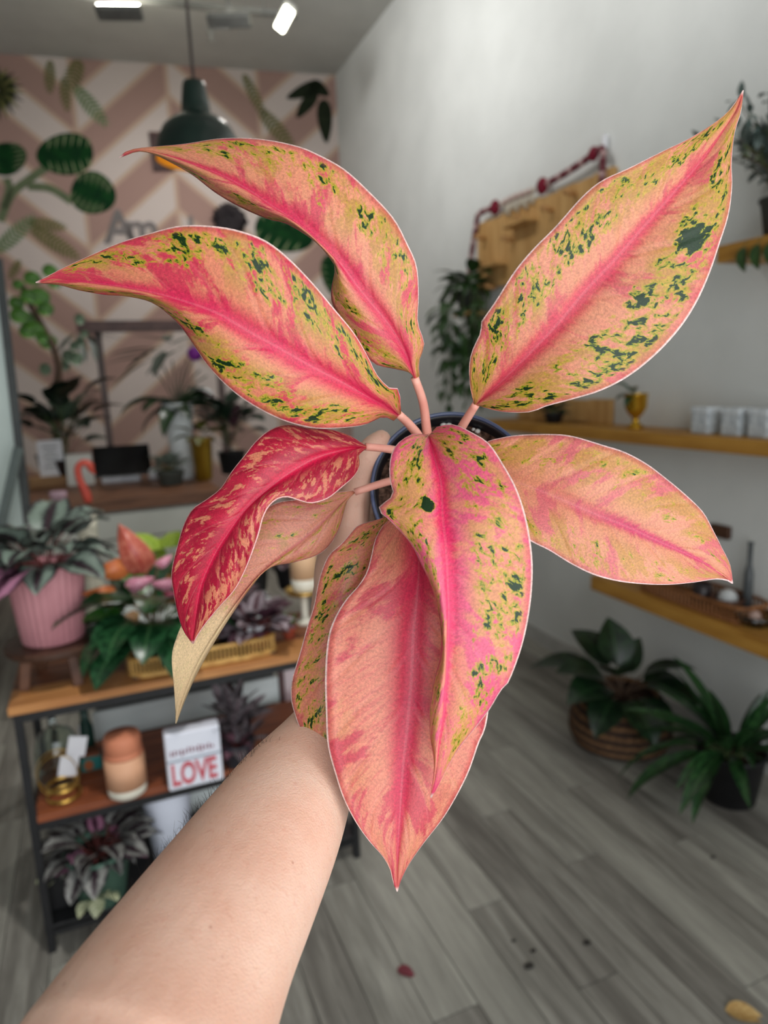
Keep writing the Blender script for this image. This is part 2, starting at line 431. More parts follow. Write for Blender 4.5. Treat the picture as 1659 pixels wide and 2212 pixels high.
def spot(parent, off, aim, pw_, deg, nm):
    l = bpy.data.lights.new(nm, 'SPOT'); l.energy = pw_; l.spot_size = math.radians(deg); l.spot_blend = 1.0; l.shadow_soft_size = .06; l.color = (1, .975, .94)
    o = bpy.data.objects.new(nm, l); COL.objects.link(o); o.parent = parent; o.location = tuple(off)
    o.rotation_euler = (Vector(aim) - Vector(WO[parent.name] + np.array(off))).to_track_quat('-Z', 'Y').to_euler()
spot(h2, (0, 0, -.07), bws(1.6, 2.0), 62, 115, 'paper_wash')
spot(hl, tuple(fv * .05), (.0, 4.2, 1.0), 70, 100, 'counter_light')
# added unseen track with wall-washing heads, put in overhead to brighten the side wall
t2 = thing('ceiling_track', 'added unseen lamp track parallel to the white side wall', 'track', (.3, 2.6, tz))
MB().bar((.3, .2, tz), (.3, 4.4, tz), .035, .03).build('rail', GRY, t2)
for y_ in (.6, 2.4, 4.2): MB().tube([(.3, y_, tz), (.3, y_, ZC)], .006, 6).build('hanger', GRY, t2)
def added_wash(y_, pw_, lab, aim):
    p = np.array([.3, y_, tz - .12]); h = thing('track_lamp', lab, 'lamp', p, 'added lamp heads on the side track'); d_ = nrm(np.array(aim) - p)
    MB().tube([p - d_ * .09, p + d_ * .06], [.045, .045], 20).build('housing', LGR, h, True); MB().bar(p, p + [0, 0, .12], .018).build('stem', GRY, h)
    MB().tube([p + d_ * .0605, p + d_ * .062], [.04, .04], 20).build('diffuser', emit((255, 250, 235), 6), h)
    l = bpy.data.lights.new('added_wall_wash', 'SPOT'); l.energy = pw_; l.spot_size = math.radians(100); l.spot_blend = 1.0; l.shadow_soft_size = .16; l.color = (1, .99, .975)
    o = bpy.data.objects.new('added_wall_wash', l); COL.objects.link(o); o.parent = h; o.location = tuple(d_ * .07); o.rotation_euler = Vector(d_).to_track_quat('-Z', 'Y').to_euler()
tl_h = thing('track_lamp', 'added unseen lamp head on the side track brightening the console table', 'lamp', (.3, .75, tz - .12), 'added lamp heads on the side track')
MB().tube([(.3, .68, tz - .06), (.3, .80, tz - .20)], [.045, .045], 20).build('housing', LGR, tl_h, True); MB().bar((.3, .75, tz - .12), (.3, .75, tz), .018).build('stem', GRY, tl_h)
spot(tl_h, (0, .07, -.10), (.12, 2.15, .45), 120, 42, 'table_fill')  # added fill from an unseen head, brightens the table and its shelves
added_wash(3.6, 82, 'added unseen wall-washing lamp head furthest down the side track', (W, 4.3, 3.2)); added_wash(2.6, 70, 'middle added unseen wall-washing lamp head on the side track', (W, 2.7, 3.45)); added_wash(1.3, 50, 'nearest added unseen wall-washing lamp head on the side track', (W, 1.5, 3.75))  # added unseen heads, they lift the upper side wall
sp = at(455, 70, Z=ZC)
s_o = thing('sprinkler_head', 'small sprinkler head on the ceiling behind the lamp cord', 'sprinkler', sp)
MB().lathe([(.03, 0), (.03, -.008), (.012, -.012), (.012, -.05), (.022, -.055), (.02, -.06)], sp, 12).build('nozzle', LGR, s_o, True)
# green pendant
pc = at(432, 346, Y=3.1); rr = .2
pn = thing('pendant_lamp', 'dark green enamel pendant lamp with yellow inside', 'lamp', pc)
GE = mat((14, 40, 33), (9, 30, 26), 6, .25, spec=.6)
MB().lathe([(.176, 0), (.172, .03), (.16, .075), (.135, .12), (.10, .15), (.066, .165), (.060, .17), (.055, .215), (.046, .275), (.041, .29), (.0001, .292)], pc, 40, cap=False).build('shade', GE, pn, True)
MB().lathe([(.172, .001), (.166, .03), (.154, .072), (.128, .114), (.09, .14), (.0001, .145)], pc, 32, cap=False).build('shade_lining', mat((226, 172, 60), (214, 158, 48), 6, .5), pn, True)
MB().ball(pc + [0, 0, .05], .045, 14, 8).build('bulb', emit((255, 210, 130), 5), pn, True)
MB().tube([pc + [0, 0, .29], [pc[0], pc[1], ZC]], .0065, 8).build('cord', mat((84, 74, 72), None, 20, .6), pn, True)
# things on the back wall
a_ = bw(327, 290); b_ = bw(372, 366)
pq_ = thing('wall_plaque', 'dark brown slatted plaque on the wall behind the pendant', 'plaque', (a_ + b_) / 2)
for i in range(6):
    q = bw(330 + i * 7.4, 328, .02); top, bot = bw(330 + i * 7.4, 290, .02), bw(330 + i * 7.4, 366, .02)
    MB().bar([q[0], q[1], top[2]], [q[0], q[1], bot[2]], .022, .018).build('slat', mat((82, 58, 56), (66, 46, 46), 14, .6), pq_)
MB().bar(bw(326, 328, .006), bw(372, 328, .006), .30, .008, up=BWn.tolist() + [0]).build('backing', mat((96, 66, 62), None, 10, .7), pq_)
wc = bw(496, 474, .03)
wr_ = thing('wall_wreath', 'dark round woven wreath above the speckled left leaf', 'wreath', wc)
MB().ball(wc, .10, 16, 8, sc=(1, .35, .9)).build('core', mat((44, 38, 40), (28, 24, 28), 40, .85), wr_, True)
for k in range(9):
    a = 2 * math.pi * k / 9
    pts = []
    for j in range(9):
        b = a + j / 8 * 1.6; r = .085 + .045 * math.sin(j * 2.1 + k)
        sdir = np.array([BWu[0], BWu[1], 0]) * math.cos(b) * r + np.array([0, 0, 1]) * math.sin(b) * r * .9
        pts.append(wc + sdir + np.array([BWn[0], BWn[1], 0]) * .015 * math.sin(j + k))
    MB().tube(pts, .034, 6).build('twig', mat((52, 44, 46), (30, 26, 30), 40, .8), wr_, True)

# ================================================================== PLANT TOOLKIT
SHP = {'ovate': lambda t: math.sin(math.pi * t ** .72) ** .9, 'heart': lambda t: (math.sin(math.pi * min(1, .16 + .84 * t) ** .80)) ** .8 * (1 if t > 0 else 1),
       'lance': lambda t: math.sin(math.pi * t ** .85) ** .8, 'round': lambda t: max(0, 1 - (2 * t - 1) ** 2) ** .5,
       'strap': lambda t: min(1, t * 6) ** .6 * (1 - t ** 3) ** .9, 'spathe': lambda t: math.sin(math.pi * t ** .6) ** .75}
def leaf_mesh(mats, pet, L, Wd, e0, e1, shape='ovate', cup=.25, wave=0.0, seg=8, pr=.0018, ph=0.0):
    """petiole and blade in the XZ plane, starting at the origin and rising at e0, ending at e1 (degrees)"""
    b = MB(); e0, e1 = math.radians(e0), math.radians(e1); n = 5; p = np.zeros(3); pts = [p]
    tot = pet + L; em = e0 + (e1 - e0) * .35
    for i in range(n if pet > 0 else 0):
        e = e0 + (em - e0) * (i / n); p = p + np.array([math.cos(e), 0, math.sin(e)]) * pet / n; pts.append(p)
    if pet > 0: b.tube(pts, [pr] * (len(pts) - 1) + [pr * .7], 5, 1)
    es = em if pet > 0 else e0; vs = []; uvs = []
    for i in range(seg + 1):
        t_ = i / seg; e = es + (e1 - es) * t_
        if i: p = p + np.array([math.cos(e), 0, math.sin(e)]) * L / seg
        up_ = np.array([-math.sin(e), 0, math.cos(e)]); w = max(SHP[shape](min(1, t_)), .012) * Wd / 2
        for j in range(-2, 3):
            u = j / 2; c_ = abs(u) ** 1.3 * cup * w + wave * Wd * math.sin(t_ * 11 + u * 3 + ph) * abs(u)
            vs.append(p + np.array([0, u * w, 0]) + up_ * c_); uvs.append((.5 + u / 2, t_))
    k = 5; fs = [(i * k + j, i * k + j + 1, (i + 1) * k + j + 1, (i + 1) * k + j) for i in range(seg) for j in range(4)]
    b.add(vs, fs, 0, uvs); me = b.mesh('leaf', smooth=True, fix=False)
    for m in mats: me.materials.append(m)
    return me
_reach = {}
def put_leaf(parent, me, base, az, tilt=0.0, s=1.0, roll=0.0, name='leaf'):
    if me.name not in _reach: _reach[me.name] = (max(v.co.x for v in me.vertices), max(abs(v.co.y) for v in me.vertices))
    rx_, ry_ = _reach[me.name]; need = rx_ * max(0, math.cos(az)) + ry_ * abs(math.sin(az)) + .01; room = W - .012 - base[0]
    if base[0] > 1.2 and need * s > room: s = max(.15, room / need)
    o = link(name, me, None, parent); o.location = tuple(np.array(base) - WO[parent.name])
    o.rotation_euler = (roll, tilt, az); o.scale = (s, s, s); return o
def fan(parent, meshes, base, n, seed, smin=.75, smax=1.1, spread=.01, az0=0.0, az1=2 * math.pi, rise=0.0):
    r = random.Random(seed)
    for i in range(n):
        az = az0 + (az1 - az0) * (i + r.random() * .7) / n
        k = i % len(meshes)
        b_ = np.array(base) + [math.cos(az) * spread * r.random(), math.sin(az) * spread * r.random(), rise * r.random()]
        put_leaf(parent, meshes[k], b_, az, r.uniform(-.18, .18), r.uniform(smin, smax), r.uniform(-.3, .3))
def pot(parent, c, r0, r1, h, m, lip=.006, seg=28, rip=0.0, nrip=0, soil=True, name='pot'):
    """tapered pot: foot radius r0, mouth radius r1"""
    b = MB().lathe([(r0 * .9, 0), (r0, .004), (r1, h - .012), (r1 + lip, h - .010), (r1 + lip, h), (r1 - .004, h), (r1 - .008, h - .02), (r0 * .8, h * .5)], c, seg if not nrip else nrip * 4, 0, None, True, rip, nrip)
    o = b.build(name, m, parent, True)
    if soil: MB().lathe([(.0001, h - .022), (r1 - .006, h - .02)], c, 16).build('soil', SOIL, parent)
    return o
SOIL = mat((62, 46, 38), (36, 27, 24), 90, .95, bump=.8, spec=.1)
TERRA = mat((158, 72, 48), (136, 58, 40), 14, .75); BLK = mat((28, 28, 30), (20, 20, 22), 20, .5)
STEMG = mat((86, 104, 60), (70, 84, 50), 30, .6); STEMB = mat((92, 70, 54), (70, 54, 42), 40, .7); STEMR = mat((126, 60, 58), (98, 48, 46), 40, .6)
BLKM = mat((32, 32, 34), (26, 26, 28), 30, .5); GOLD = mat((206, 168, 92), (186, 146, 70), 12, .28, .9); WOODD = mat((88, 58, 42), (62, 40, 30), 5, .55, 0.0, (1, 9, 9))
WALN = mat((140, 84, 52), (104, 58, 38), 4, .5, 0.0, (1, 10, 10)); EDGEW = mat((198, 140, 84), (168, 110, 62), 5, .55, 0.0, (1, 10, 10))
CREAM = mat((232, 228, 212), (220, 214, 198), 10, .6); PAPERW = mat((236, 236, 240), (228, 228, 234), 8, .7); SILV = mat((170, 170, 172), (140, 140, 144), 10, .35, .6)

# ================================================================== DISPLAY TABLE (three tiers)
TX0, TX1, TY0, TY1, TT = -.285, .64, 1.87, 2.24, .722
tb_ = thing('console_table', 'three-tier wood console table on thin black metal legs', 'table', ((TX0 + TX1) / 2, (TY0 + TY1) / 2, 0))
def board(y0, y1, x0, x1, z, th, m, nm='shelf'):
    return MB().box(((x0 + x1) / 2, (y0 + y1) / 2, z - th / 2), (x1 - x0, y1 - y0, th)).build(nm, m, tb_, bevel=.002)
ny = 3; dy = (TY1 - TY0) / ny
for i in range(ny): board(TY0 + i * dy + .0006, TY0 + (i + 1) * dy - .0006, TX0, TX1, TT, .022, WALN if i else EDGEW, 'top_board')
z2 = at(80, 1772, Y=TY0 - .01)[2]; z1 = at(105, 2005, Y=TY0)[2]
for i in range(3): board(TY0 + .005 + i * (dy - .004), TY0 + .003 + (i + 1) * (dy - .004), TX0 + .025, TX1 - .02, z2, .02, mat((150, 82, 48), (112, 58, 36), 4, .5, 0.0, (1, 10, 10)))
board(TY0 + .005, TY1 - .01, TX0 + .02, TX1 - .02, z1, .016, BLKM)
for x_ in (TX0 + .02, TX1 - .02):
    for y_ in (TY0 + .012, TY1 - .012): MB().bar((x_, y_, 0), (x_, y_, TT - .022), .02).build('leg', BLKM, tb_)
    for z_ in (TT - .034, z2 - .03, z1 - .02): MB().bar((x_, TY0, z_), (x_, TY1, z_), .016).build('side_rail', BLKM, tb_)
for y_ in (TY0 + .012, TY1 - .012):
    for z_ in (TT - .034, z2 - .03, z1 - .02): MB().bar((TX0 + .02, y_, z_), (TX1 - .02, y_, z_), .014, .022).build('rail', BLKM, tb_)

# white shiplap stand behind the table (boards are separate)
SX0, SX1, SY0, SY1, SZ = -.115, .50, 2.31, 2.72, .735
sl = thing('shiplap_stand', 'white shiplap plant stand behind the console table', 'stand', ((SX0 + SX1) / 2, SY0, 0))
SHW = mat((226, 232, 232), (214, 222, 222), 3, .6, 0.0, (1, 4, 8))
MB().box(((SX0 + SX1) / 2, (SY0 + SY1) / 2 + .01, SZ / 2), (SX1 - SX0 - .02, SY1 - SY0 - .02, SZ - .02)).build('carcass', mat((84, 84, 80), None, 4, .7), sl)
nb = 6
for i in range(nb):
    z0 = .02 + i * (SZ - .04) / nb
    MB().box(((SX0 + SX1) / 2, SY0, z0 + (SZ - .04) / nb / 2), (SX1 - SX0, .018, (SZ - .04) / nb - .020)).build('board', SHW, sl, bevel=.003)
MB().box(((SX0 + SX1) / 2, (SY0 + SY1) / 2, SZ), (SX1 - SX0 + .02, SY1 - SY0 + .02, .02)).build('top', SHW, sl, bevel=.003)
MB().box((SX1 + .012, SY0, SZ / 2), (.016, .03, SZ)).build('corner_trim', mat((112, 84, 84), None, 8, .6), sl)
# pink print leaning beside it
pa = [at(x_, y_, Y=2.33) for x_, y_ in ((596, 1438), (668, 1425), (668, 1600), (596, 1620))]
px0, px1 = SX1 + .03, SX1 + .30
pp = thing('art_print', 'pale pink abstract print with a mustard patch, leaning behind the table', 'print', (px0, 2.33, 0))
MB().box(((px0 + px1) / 2, 2.34, .33), (px1 - px0, .012, .66)).build('panel', mat((240, 226, 228), (232, 176, 190), 3.2, .6), pp)
MB().box((px0 + .04, 2.331, .56), (.05, .004, .12)).build('mustard_patch', mat((206, 150, 52), None, 10, .6), pp)

# ------------------------------------------------------------------ leaf kinds
def trio(mats, pet, L, Wd, es, shape, **k): return [leaf_mesh(mats, pet * q, L, Wd, e[0], e[1], shape, ph=i * 1.7, **k) for i, (e, q) in enumerate(zip(es, (1, .8, 1.15)))]
REX = leafmat((40, 34, 40), (128, 144, 132), (64, 38, 48), .4, 'rex', 2.2); REXP = leafmat((58, 34, 48), (190, 130, 160), (80, 40, 60), .4, 'rex'); REXD = leafmat((40, 30, 38), (150, 150, 146), (60, 36, 46), .4, 'rex')
DKG = leafmat((20, 52, 30), (40, 86, 50), (70, 112, 70), .28); MIDG = leafmat((34, 92, 34), (78, 142, 52), (110, 160, 80), .35); LIME = leafmat((122, 156, 30), (176, 200, 70), (190, 205, 110), .4)
SILVG = leafmat((74, 88, 76), (160, 170, 158), None, .5); PURP = leafmat((50, 30, 40), (92, 58, 72), (110, 60, 74), .45); BLKG = leafmat((26, 40, 32), (44, 62, 48), None, .45)
FGD = leafmat((12, 30, 18), (30, 56, 30), (44, 72, 42), .35); FGS = leafmat((18, 46, 26), (50, 92, 46), (70, 108, 60), .35)
def tops(z): return z

# ---- pink ribbed pot of rex begonia on a wooden riser
fz = TT
rc = (at(100, 1488, Z=fz) + at(188, 1452, Z=fz)) / 2 + [-.02, .035, 0]
st = thing('wooden_riser', 'small dark round wooden riser under the pink ribbed pot', 'stool', [rc[0], rc[1], fz])
sth = at(105, 1402, Y=rc[1] - .08)[2]
MB().lathe([(.0001, sth - fz - .022), (.118, sth - fz - .022), (.125, sth - fz - .015), (.125, sth - fz - .003), (.12, sth - fz), (.0001, sth - fz)], [rc[0], rc[1], fz], 36).build('top', WOODD, st)
for k in range(4):
    a = .55 + k * math.pi / 2
    MB().bar([rc[0] + .098 * math.cos(a), rc[1] + .098 * math.sin(a), fz], [rc[0] + .08 * math.cos(a), rc[1] + .08 * math.sin(a), sth - .02], .026, .026).build('leg', mat((110, 70, 46), (76, 48, 34), 8, .55), st, bevel=.003)
PINK = mat((216, 152, 158), (206, 140, 148), 10, .55)
bg = thing('potted_begonia', 'silver and purple rex begonia in a pink ribbed pot', 'plant', [rc[0], rc[1], sth])
bz = np.array([rc[0], rc[1], sth])
pot(bg, bz, .078, .097, .215, PINK, .0, rip=.024, nrip=30)
ms = trio([REX, STEMR], .09, .145, .115, ((58, -30), (34, -45), (72, -5)), 'heart', cup=.3, wave=.06)
mp = trio([REXP, STEMR], .10, .18, .11, ((35, -35), (20, -40), (50, -30)), 'heart', cup=.3, wave=.05)
fan(bg, ms, bz + [0, 0, .2], 26, 3, .7, 1.05, .06); fan(bg, mp, bz + [0, 0, .2], 5, 5, .9, 1.2, .03, 2.6, 4.6)

# ---- rattan tray
ty0, ty1 = TY0 + .03, TY0 + .22; tx0, tx1 = at(282, 1462, Z=fz)[0], at(600, 1412, Z=fz)[0]
RAT = mat((214, 172, 100), (178, 130, 66), 40, .6)
ry = thing('rattan_tray', 'long open-weave rattan tray at the front of the table top', 'tray', [(tx0 + tx1) / 2, (ty0 + ty1) / 2, fz])
def rring(z, r, nm):
    pts = []
    for k in range(49):
        a = 2 * math.pi * k / 48; cx_, sy_ = math.cos(a), math.sin(a)
        pts.append([(tx0 + tx1) / 2 + (tx1 - tx0) / 2 * np.sign(cx_) * abs(cx_) ** .35, (ty0 + ty1) / 2 + (ty1 - ty0) / 2 * np.sign(sy_) * abs(sy_) ** .35, z])
    MB().tube(pts, r, 8, cap=False).build(nm, RAT, ry, True); return pts
rring(fz + .008, .008, 'bottom_rim'); rim = rring(fz + .052, .006, 'top_rim')
MB().box(((tx0 + tx1) / 2, (ty0 + ty1) / 2, fz + .004), (tx1 - tx0 - .01, ty1 - ty0 - .01, .006)).build('base', WOODD, ry)
me_sp = MB().tube([(0, 0, 0), (0, 0, .046)], .0028, 5).mesh('spoke'); me_sp.materials.append(RAT)
rp = catmull(rim, 97)[:-1]
for q in rp:
    o = link('spoke', me_sp, None, ry); o.location = tuple(np.array([q[0], q[1], fz + .007]) - WO[ry.name])

# ---- anthurium in a black nursery pot in the tray
ac = np.array([at(345, 1440, Z=fz)[0], ty0 + .09, fz + .008])
an = thing('potted_anthurium', 'flowering anthurium with pink and peach spathes in a black pot', 'plant', ac)
pot(an, ac, .045, .06, .10, BLK)
am = trio([DKG, STEMG], .12, .15, .095, ((70, -30), (50, -50), (82, -10)), 'heart', cup=.15)
am2 = trio([MIDG, STEMG], .10, .12, .075, ((68, -20), (50, -40), (80, -10)), 'heart', cup=.15)
fan(an, am, ac + [0, 0, .085], 17, 11, .75, 1.15, .03); fan(an, am2, ac + [0, 0, .085], 7, 12, .8, 1.1, .03)
fan(an, [leaf_mesh([DKG, STEMG], .11, .17, .11, e[0], e[1], 'heart', cup=.12) for e in ((45, -55), (30, -70), (58, -40))], ac + [0, 0, .085], 9, 13, .85, 1.15, .03, 2.7, 5.4)
def spathe(parent, px, py, Yv, size, ang, m, ms_=STEMR, wd=.52, sx=.9):
    """flower bract facing the room, its stem running down into the pot"""
    p = at(px, py, Y=Yv); a = math.radians(ang); b = MB(); vs = []; uv = []
    for i in range(9):
        t_ = i / 8; w = SHP['spathe'](t_) * size * wd / 2
        for j in range(-2, 3):
            u = j / 2; l = (t_ - .5) * size; x_ = math.cos(a) * l - math.sin(a) * u * w; z_ = math.sin(a) * l + math.cos(a) * u * w
            vs.append(p + [x_, -.25 * size * (1 - (2 * t_ - 1) ** 2) + abs(u) * .12 * size, z_]); uv.append((.5 + u / 2, t_))
    b.add(vs, [(i * 5 + j, i * 5 + j + 1, (i + 1) * 5 + j + 1, (i + 1) * 5 + j) for i in range(8) for j in range(4)], 0, uv)
    o = b.build('spathe', m, parent, True)
    q0 = p - np.array([math.cos(a), 0, math.sin(a)]) * size * .42
    base = WO[parent.name] + [0, 0, .08]
    MB().tube(catmull([base, (base + q0) / 2 + [0, .01, .03], q0], 8), .0018, 5).build('stem', ms_, parent, True)
    MB().tube([q0 + [0, -.05 * size, 0], q0 + np.array([math.cos(a), -.35, math.sin(a)]) * size * .4], [.0035, .002], 6).build('spadix', mat((226, 200, 130), None, 40, .6), parent, True)
CORAL = leafmat((202, 88, 72), (232, 134, 110), (190, 60, 56), .35); ORNG = leafmat((196, 98, 46), (212, 124, 66), None, .4); PNK = leafmat((206, 108, 136), (236, 176, 196), None, .4); PCH = leafmat((206, 150, 104), (222, 176, 130), None, .4)
yv = ty0 + .06
for px_, py_, sz_, an_, m_ in ((288, 1188, .16, 112, CORAL), (240, 1230, .11, 185, ORNG), (355, 1212, .055, 30, PNK), (302, 1258, .08, 10, PNK), (352, 1262, .07, 170, PNK), (312, 1302, .07, 175, PCH), (275, 1338, .07, 200, PCH), (215, 1282, .09, 175, ORNG), (370, 1285, .05, 160, leafmat((150, 40, 74), (180, 60, 96), None, .4))):
    spathe(an, px_, py_, yv, sz_, an_, m_)

# ---- dark red foliage plant in terracotta, in the tray
def small_plant(label, px, py, Zv, r, h, pm, meshes, n, seed, name='potted_plant', smin=.7, smax=1.1, dy=.0, **k):
    c = at(px, py, Z=Zv); c = c + [0, dy, 0]; t_ = thing(name, label, 'plant', c)
    pot(t_, c, r * .76, r, h, pm, .003, 20); fan(t_, meshes, c + [0, 0, h - .02], n, seed, smin, smax, r * .5, **k); return t_
pr = trio([PURP, STEMR], .05, .07, .045, ((70, 0), (45, -20), (80, 20)), 'ovate', cup=.2)
sr = trio([leafmat((70, 44, 54), (176, 160, 168), (120, 60, 70), .45, 'rex'), STEMR], .05, .075, .055, ((60, -10), (40, -25), (75, 10)), 'heart', cup=.2, wave=.05)
small_plant('dark red leafy plant in a terracotta saucer pot in the rattan tray', 560, 1398, fz + .008, .05, .05, TERRA, pr + sr, 34, 21, dy=.02, smin=.8, smax=1.3)
small_plant('silver and wine leaved begonia between the tray and the gold pedestal', 500, 1392, fz + .008, .04, .045, BLK, sr + pr, 34, 22, dy=.06, smin=.9, smax=1.4, rise=.03)
tg = at(548, 1392, Z=fz + .01); tagc = thing('plant_tag', 'small white tag standing in the rattan tray', 'tag', tg)
MB().box(tg + [0, -.03, .05], (.045, .002, .04), Matrix.Rotation(.3, 3, 'Y')).build('card', PAPERW, tagc); MB().tube([tg + [0, -.03, 0], tg + [0, -.03, .04]], .0015, 5).build('pick', PAPERW, tagc)
gm = trio([MIDG, STEMG], .02, .045, .014, ((85, 60), (65, 30), (75, 80)), 'lance', cup=.2)
small_plant('tiny bright green plant in a small terracotta pot', 634, 1390, fz, .022, .04, TERRA, gm, 12, 23, dy=.05)

# ---- gold pedestal with a two-tone jar
pg = np.array([at(655, 1340, Z=fz)[0], 2.12, fz]); ped = thing('gold_pedestal', 'brass pedestal dish on a cream column', 'stand', pg)
zt = at(655, 1272, Y=2.12)[2] - fz
MB().lathe([(.03, 0), (.03, .008), (.012, .016), (.011, zt - .03), (.02, zt - .02)], pg, 24).build('column', CREAM, ped, True)
MB().lathe([(.02, zt - .022), (.055, zt - .012), (.062, zt), (.058, zt), (.05, zt - .008), (.0001, zt - .01)], pg, 32).build('dish', GOLD, ped, True)
jc = pg + [0.006, 0, zt - .006]; jr = thing('ceramic_jar', 'peach and white jar on the brass pedestal', 'jar', jc)
MB().lathe([(.034, 0), (.042, .006), (.044, .05), (.0001, .05)], jc, 28).build('white_base', CREAM, jr, True)
MB().lathe([(.0445, .045), (.0445, .13), (.036, .15), (.0001, .152)], jc, 28).build('peach_body', mat((232, 190, 150), (222, 176, 134), 8, .5), jr, True)

# ---- middle shelf
zm = z2 + .001
def on_mid(px, py): return at(px, py, Z=zm)
jc = on_mid(279, 1734) + [0, .052, 0]; j2 = thing('lidded_jar', 'terracotta and white lidded jar on the middle shelf', 'jar', jc)
MB().lathe([(.040, 0), (.050, .008), (.052, .035), (.0001, .036)], jc, 32).build('white_base', CREAM, j2, True)
MB().lathe([(.0525, .03), (.0525, .118), (.0001, .119)], jc, 32).build('body', mat((222, 170, 136), (210, 154, 118), 8, .6), j2, True)
MB().lathe([(.0525, .118), (.051, .126), (.046, .129), (.0485, .134), (.0485, .166), (.044, .176), (.0001, .178)], jc, 32).build('lid', mat((206, 130, 98), (192, 116, 86), 8, .6), j2, True)
# LOVE block sign
lb0, lb1 = on_mid(366, 1712), on_mid(484, 1684); ux = nrm(lb1 - lb0); wd_ = np.linalg.norm(lb1 - lb0); hh = at(352, 1590, Y=lb0[1])[2] - zm
uy = np.array([-ux[1], ux[0], 0]); mid = (lb0 + lb1) / 2
ls = thing('block_sign', 'white block sign with LOVE in red letters on the middle shelf', 'sign', mid)
rot = Matrix((tuple(ux), tuple(uy), (0, 0, 1))).transposed()
MB().box(mid + uy * .022 + [0, 0, hh / 2], (wd_, .044, hh), rot).build('block', mat((232, 234, 244), (222, 224, 236), 5, .6), ls, bevel=.006)
MB().box(mid - uy * .0008 + [0, 0, hh * .52], (wd_ * .96, .0015, hh * .035), rot).build('groove_line', mat((168, 178, 190), None, 8, .7), ls)
REDL = mat((206, 86, 96), (190, 66, 80), 30, .6); REDD = mat((136, 62, 84), None, 30, .6)
def sign_text(s_, size, x_, z_, m_, bold=.0, sc=1.0):
    o3 = mid - ux * wd_ / 2 + ux * x_ + np.array([0, 0, z_]) - uy * .0012 - WO[ls.name]
    M = Matrix(((ux[0] * sc, 0, -uy[0], o3[0]), (ux[1] * sc, 0, -uy[1], o3[1]), (0, 1, 0, o3[2]), (0, 0, 0, 1)))
    text_mesh(s_, size, 'lettering', m_, M, ls, .0012, bold)
sign_text('LOVE', hh * .52, wd_ * .06, hh * .10, REDL, .0022, wd_ * .88 / (hh * .52 * 2.55))
_r = random.Random(3)                                       # the small upper line cannot be read in the photo: rough strokes only
for k in range(13):
    q_ = mid - ux * wd_ / 2 + ux * wd_ * (.10 + k * .062) + np.array([0, 0, hh * (.66 + .03 * (_r.random() - .5))]) - uy * .001
    MB().box(q_, (wd_ * .03, .0014, hh * (.05 + .07 * _r.random())), rot).build('faint_stroke', REDD, ls)
# rosette plant in a dark pot
rm = trio([leafmat((70, 66, 70), (132, 122, 126), (130, 84, 98), .4), STEMR], .015, .105, .040, ((70, 40), (40, 5), (88, 75)), 'lance', cup=.3)
rm2 = trio([leafmat((76, 50, 60), (136, 96, 108), None, .4), STEMR], .015, .07, .034, ((55, 20), (25, -15), (75, 50)), 'ovate', cup=.3)
rs = small_plant('dark purple spiky rosette plant in a dark grey pot beside the LOVE sign', 520, 1660, zm, .05, .075, mat((50, 48, 56), None, 12, .5), rm + rm2, 34, 31, dy=.03)
fan(rs, rm, WO[rs.name] + [0, 0, .10], 30, 33, .8, 1.1, .01, rise=.05)
# gold wire hoops under glass and two tags
gc = on_mid(138, 1742) + [0, .05, 0]
gb = thing('gold_hoop_stand', 'brass hoop trinket stand with low rings at the left end of the middle shelf', 'ornament', gc)
for z_, r_ in ((.004, .045), (.032, .042)):
    MB().lathe([(r_, z_), (r_, z_ + .009), (r_ - .003, z_ + .009), (r_ - .003, z_)], gc, 32, cap=False).build('band', GOLD, gb, True)
for k in range(2):
    pts = [gc + [math.cos(q) * .055 * (1 if k else .9) - .01, .03 * k, .066 + math.sin(q) * .06] for q in np.linspace(-1.2, 4.34, 26)]
    MB().tube(pts, .0016, 6).build('hoop', GOLD, gb, True)
dg_ = thing('glass_cloche', 'clear glass dome with tiny lights reflected, behind the brass hoops', 'cloche', gc + [-.015, .12, 0])
MB().lathe([(.058, 0), (.06, .01), (.06, .09), (.045, .135), (.015, .155), (.0001, .157), (.0001, .1555), (.014, .1535), (.044, .134), (.0585, .09), (.0585, .01), (.0565, 0), (.058, 0)], gc + [-.015, .12, 0], 28, cap=False).build('dome', glass(), dg_, True)
MB().ball(gc + [-.015, .12, .166], .01, 10, 6).build('knob', glass(), dg_, True)
for i, (px_, py_, lab) in enumerate(((148, 1655, 'lower white price tag hanging by the teal box'), (166, 1612, 'upper white price tag hanging by the teal box'))):
    c_ = at(px_, py_, Y=TY0 + .10); tg_ = thing('price_tag', lab, 'tag', c_, 'price tags on the middle shelf')
    MB().box(c_, (.048, .0015, .058), Matrix.Rotation(.25, 3, 'Y')).build('card', PAPERW, tg_)
    MB().tube([c_ + [.01, .001, .028], c_ + [.012, .002, .06]], .0006, 4).build('string', PAPERW, tg_)
tc = on_mid(200, 1672) + [0, .04, 0]
tq = thing('teal_box', 'teal printed box with an orange motif standing behind the tags', 'box', tc)
hb = at(200, 1628, Y=tc[1])[2] - zm
MB().box(tc + [0, 0, hb / 2], (.055, .04, hb)).build('carton', mat((26, 118, 112), (18, 96, 94), 14, .5), tq, bevel=.002)
MB().lathe([(.0001, 0), (.013, 0), (.013, .001), (.0001, .001)], tc + [-.008, -.021, hb * .45], 14, M=np.array([[1, 0, 0], [0, 0, -1], [0, 1.2, 0]])).build('motif', mat((150, 82, 40), None, 20, .6), tq)
MB().box(tc + [0, 0, hb + .006], (.05, .038, .012)).build('lid', mat((112, 62, 36), None, 20, .6), tq)
bt = thing('green_bottle', 'slim dark green bottle with leaves behind the teal box', 'bottle', tc + [-.008, .06, 0])
bc = WO[bt.name]
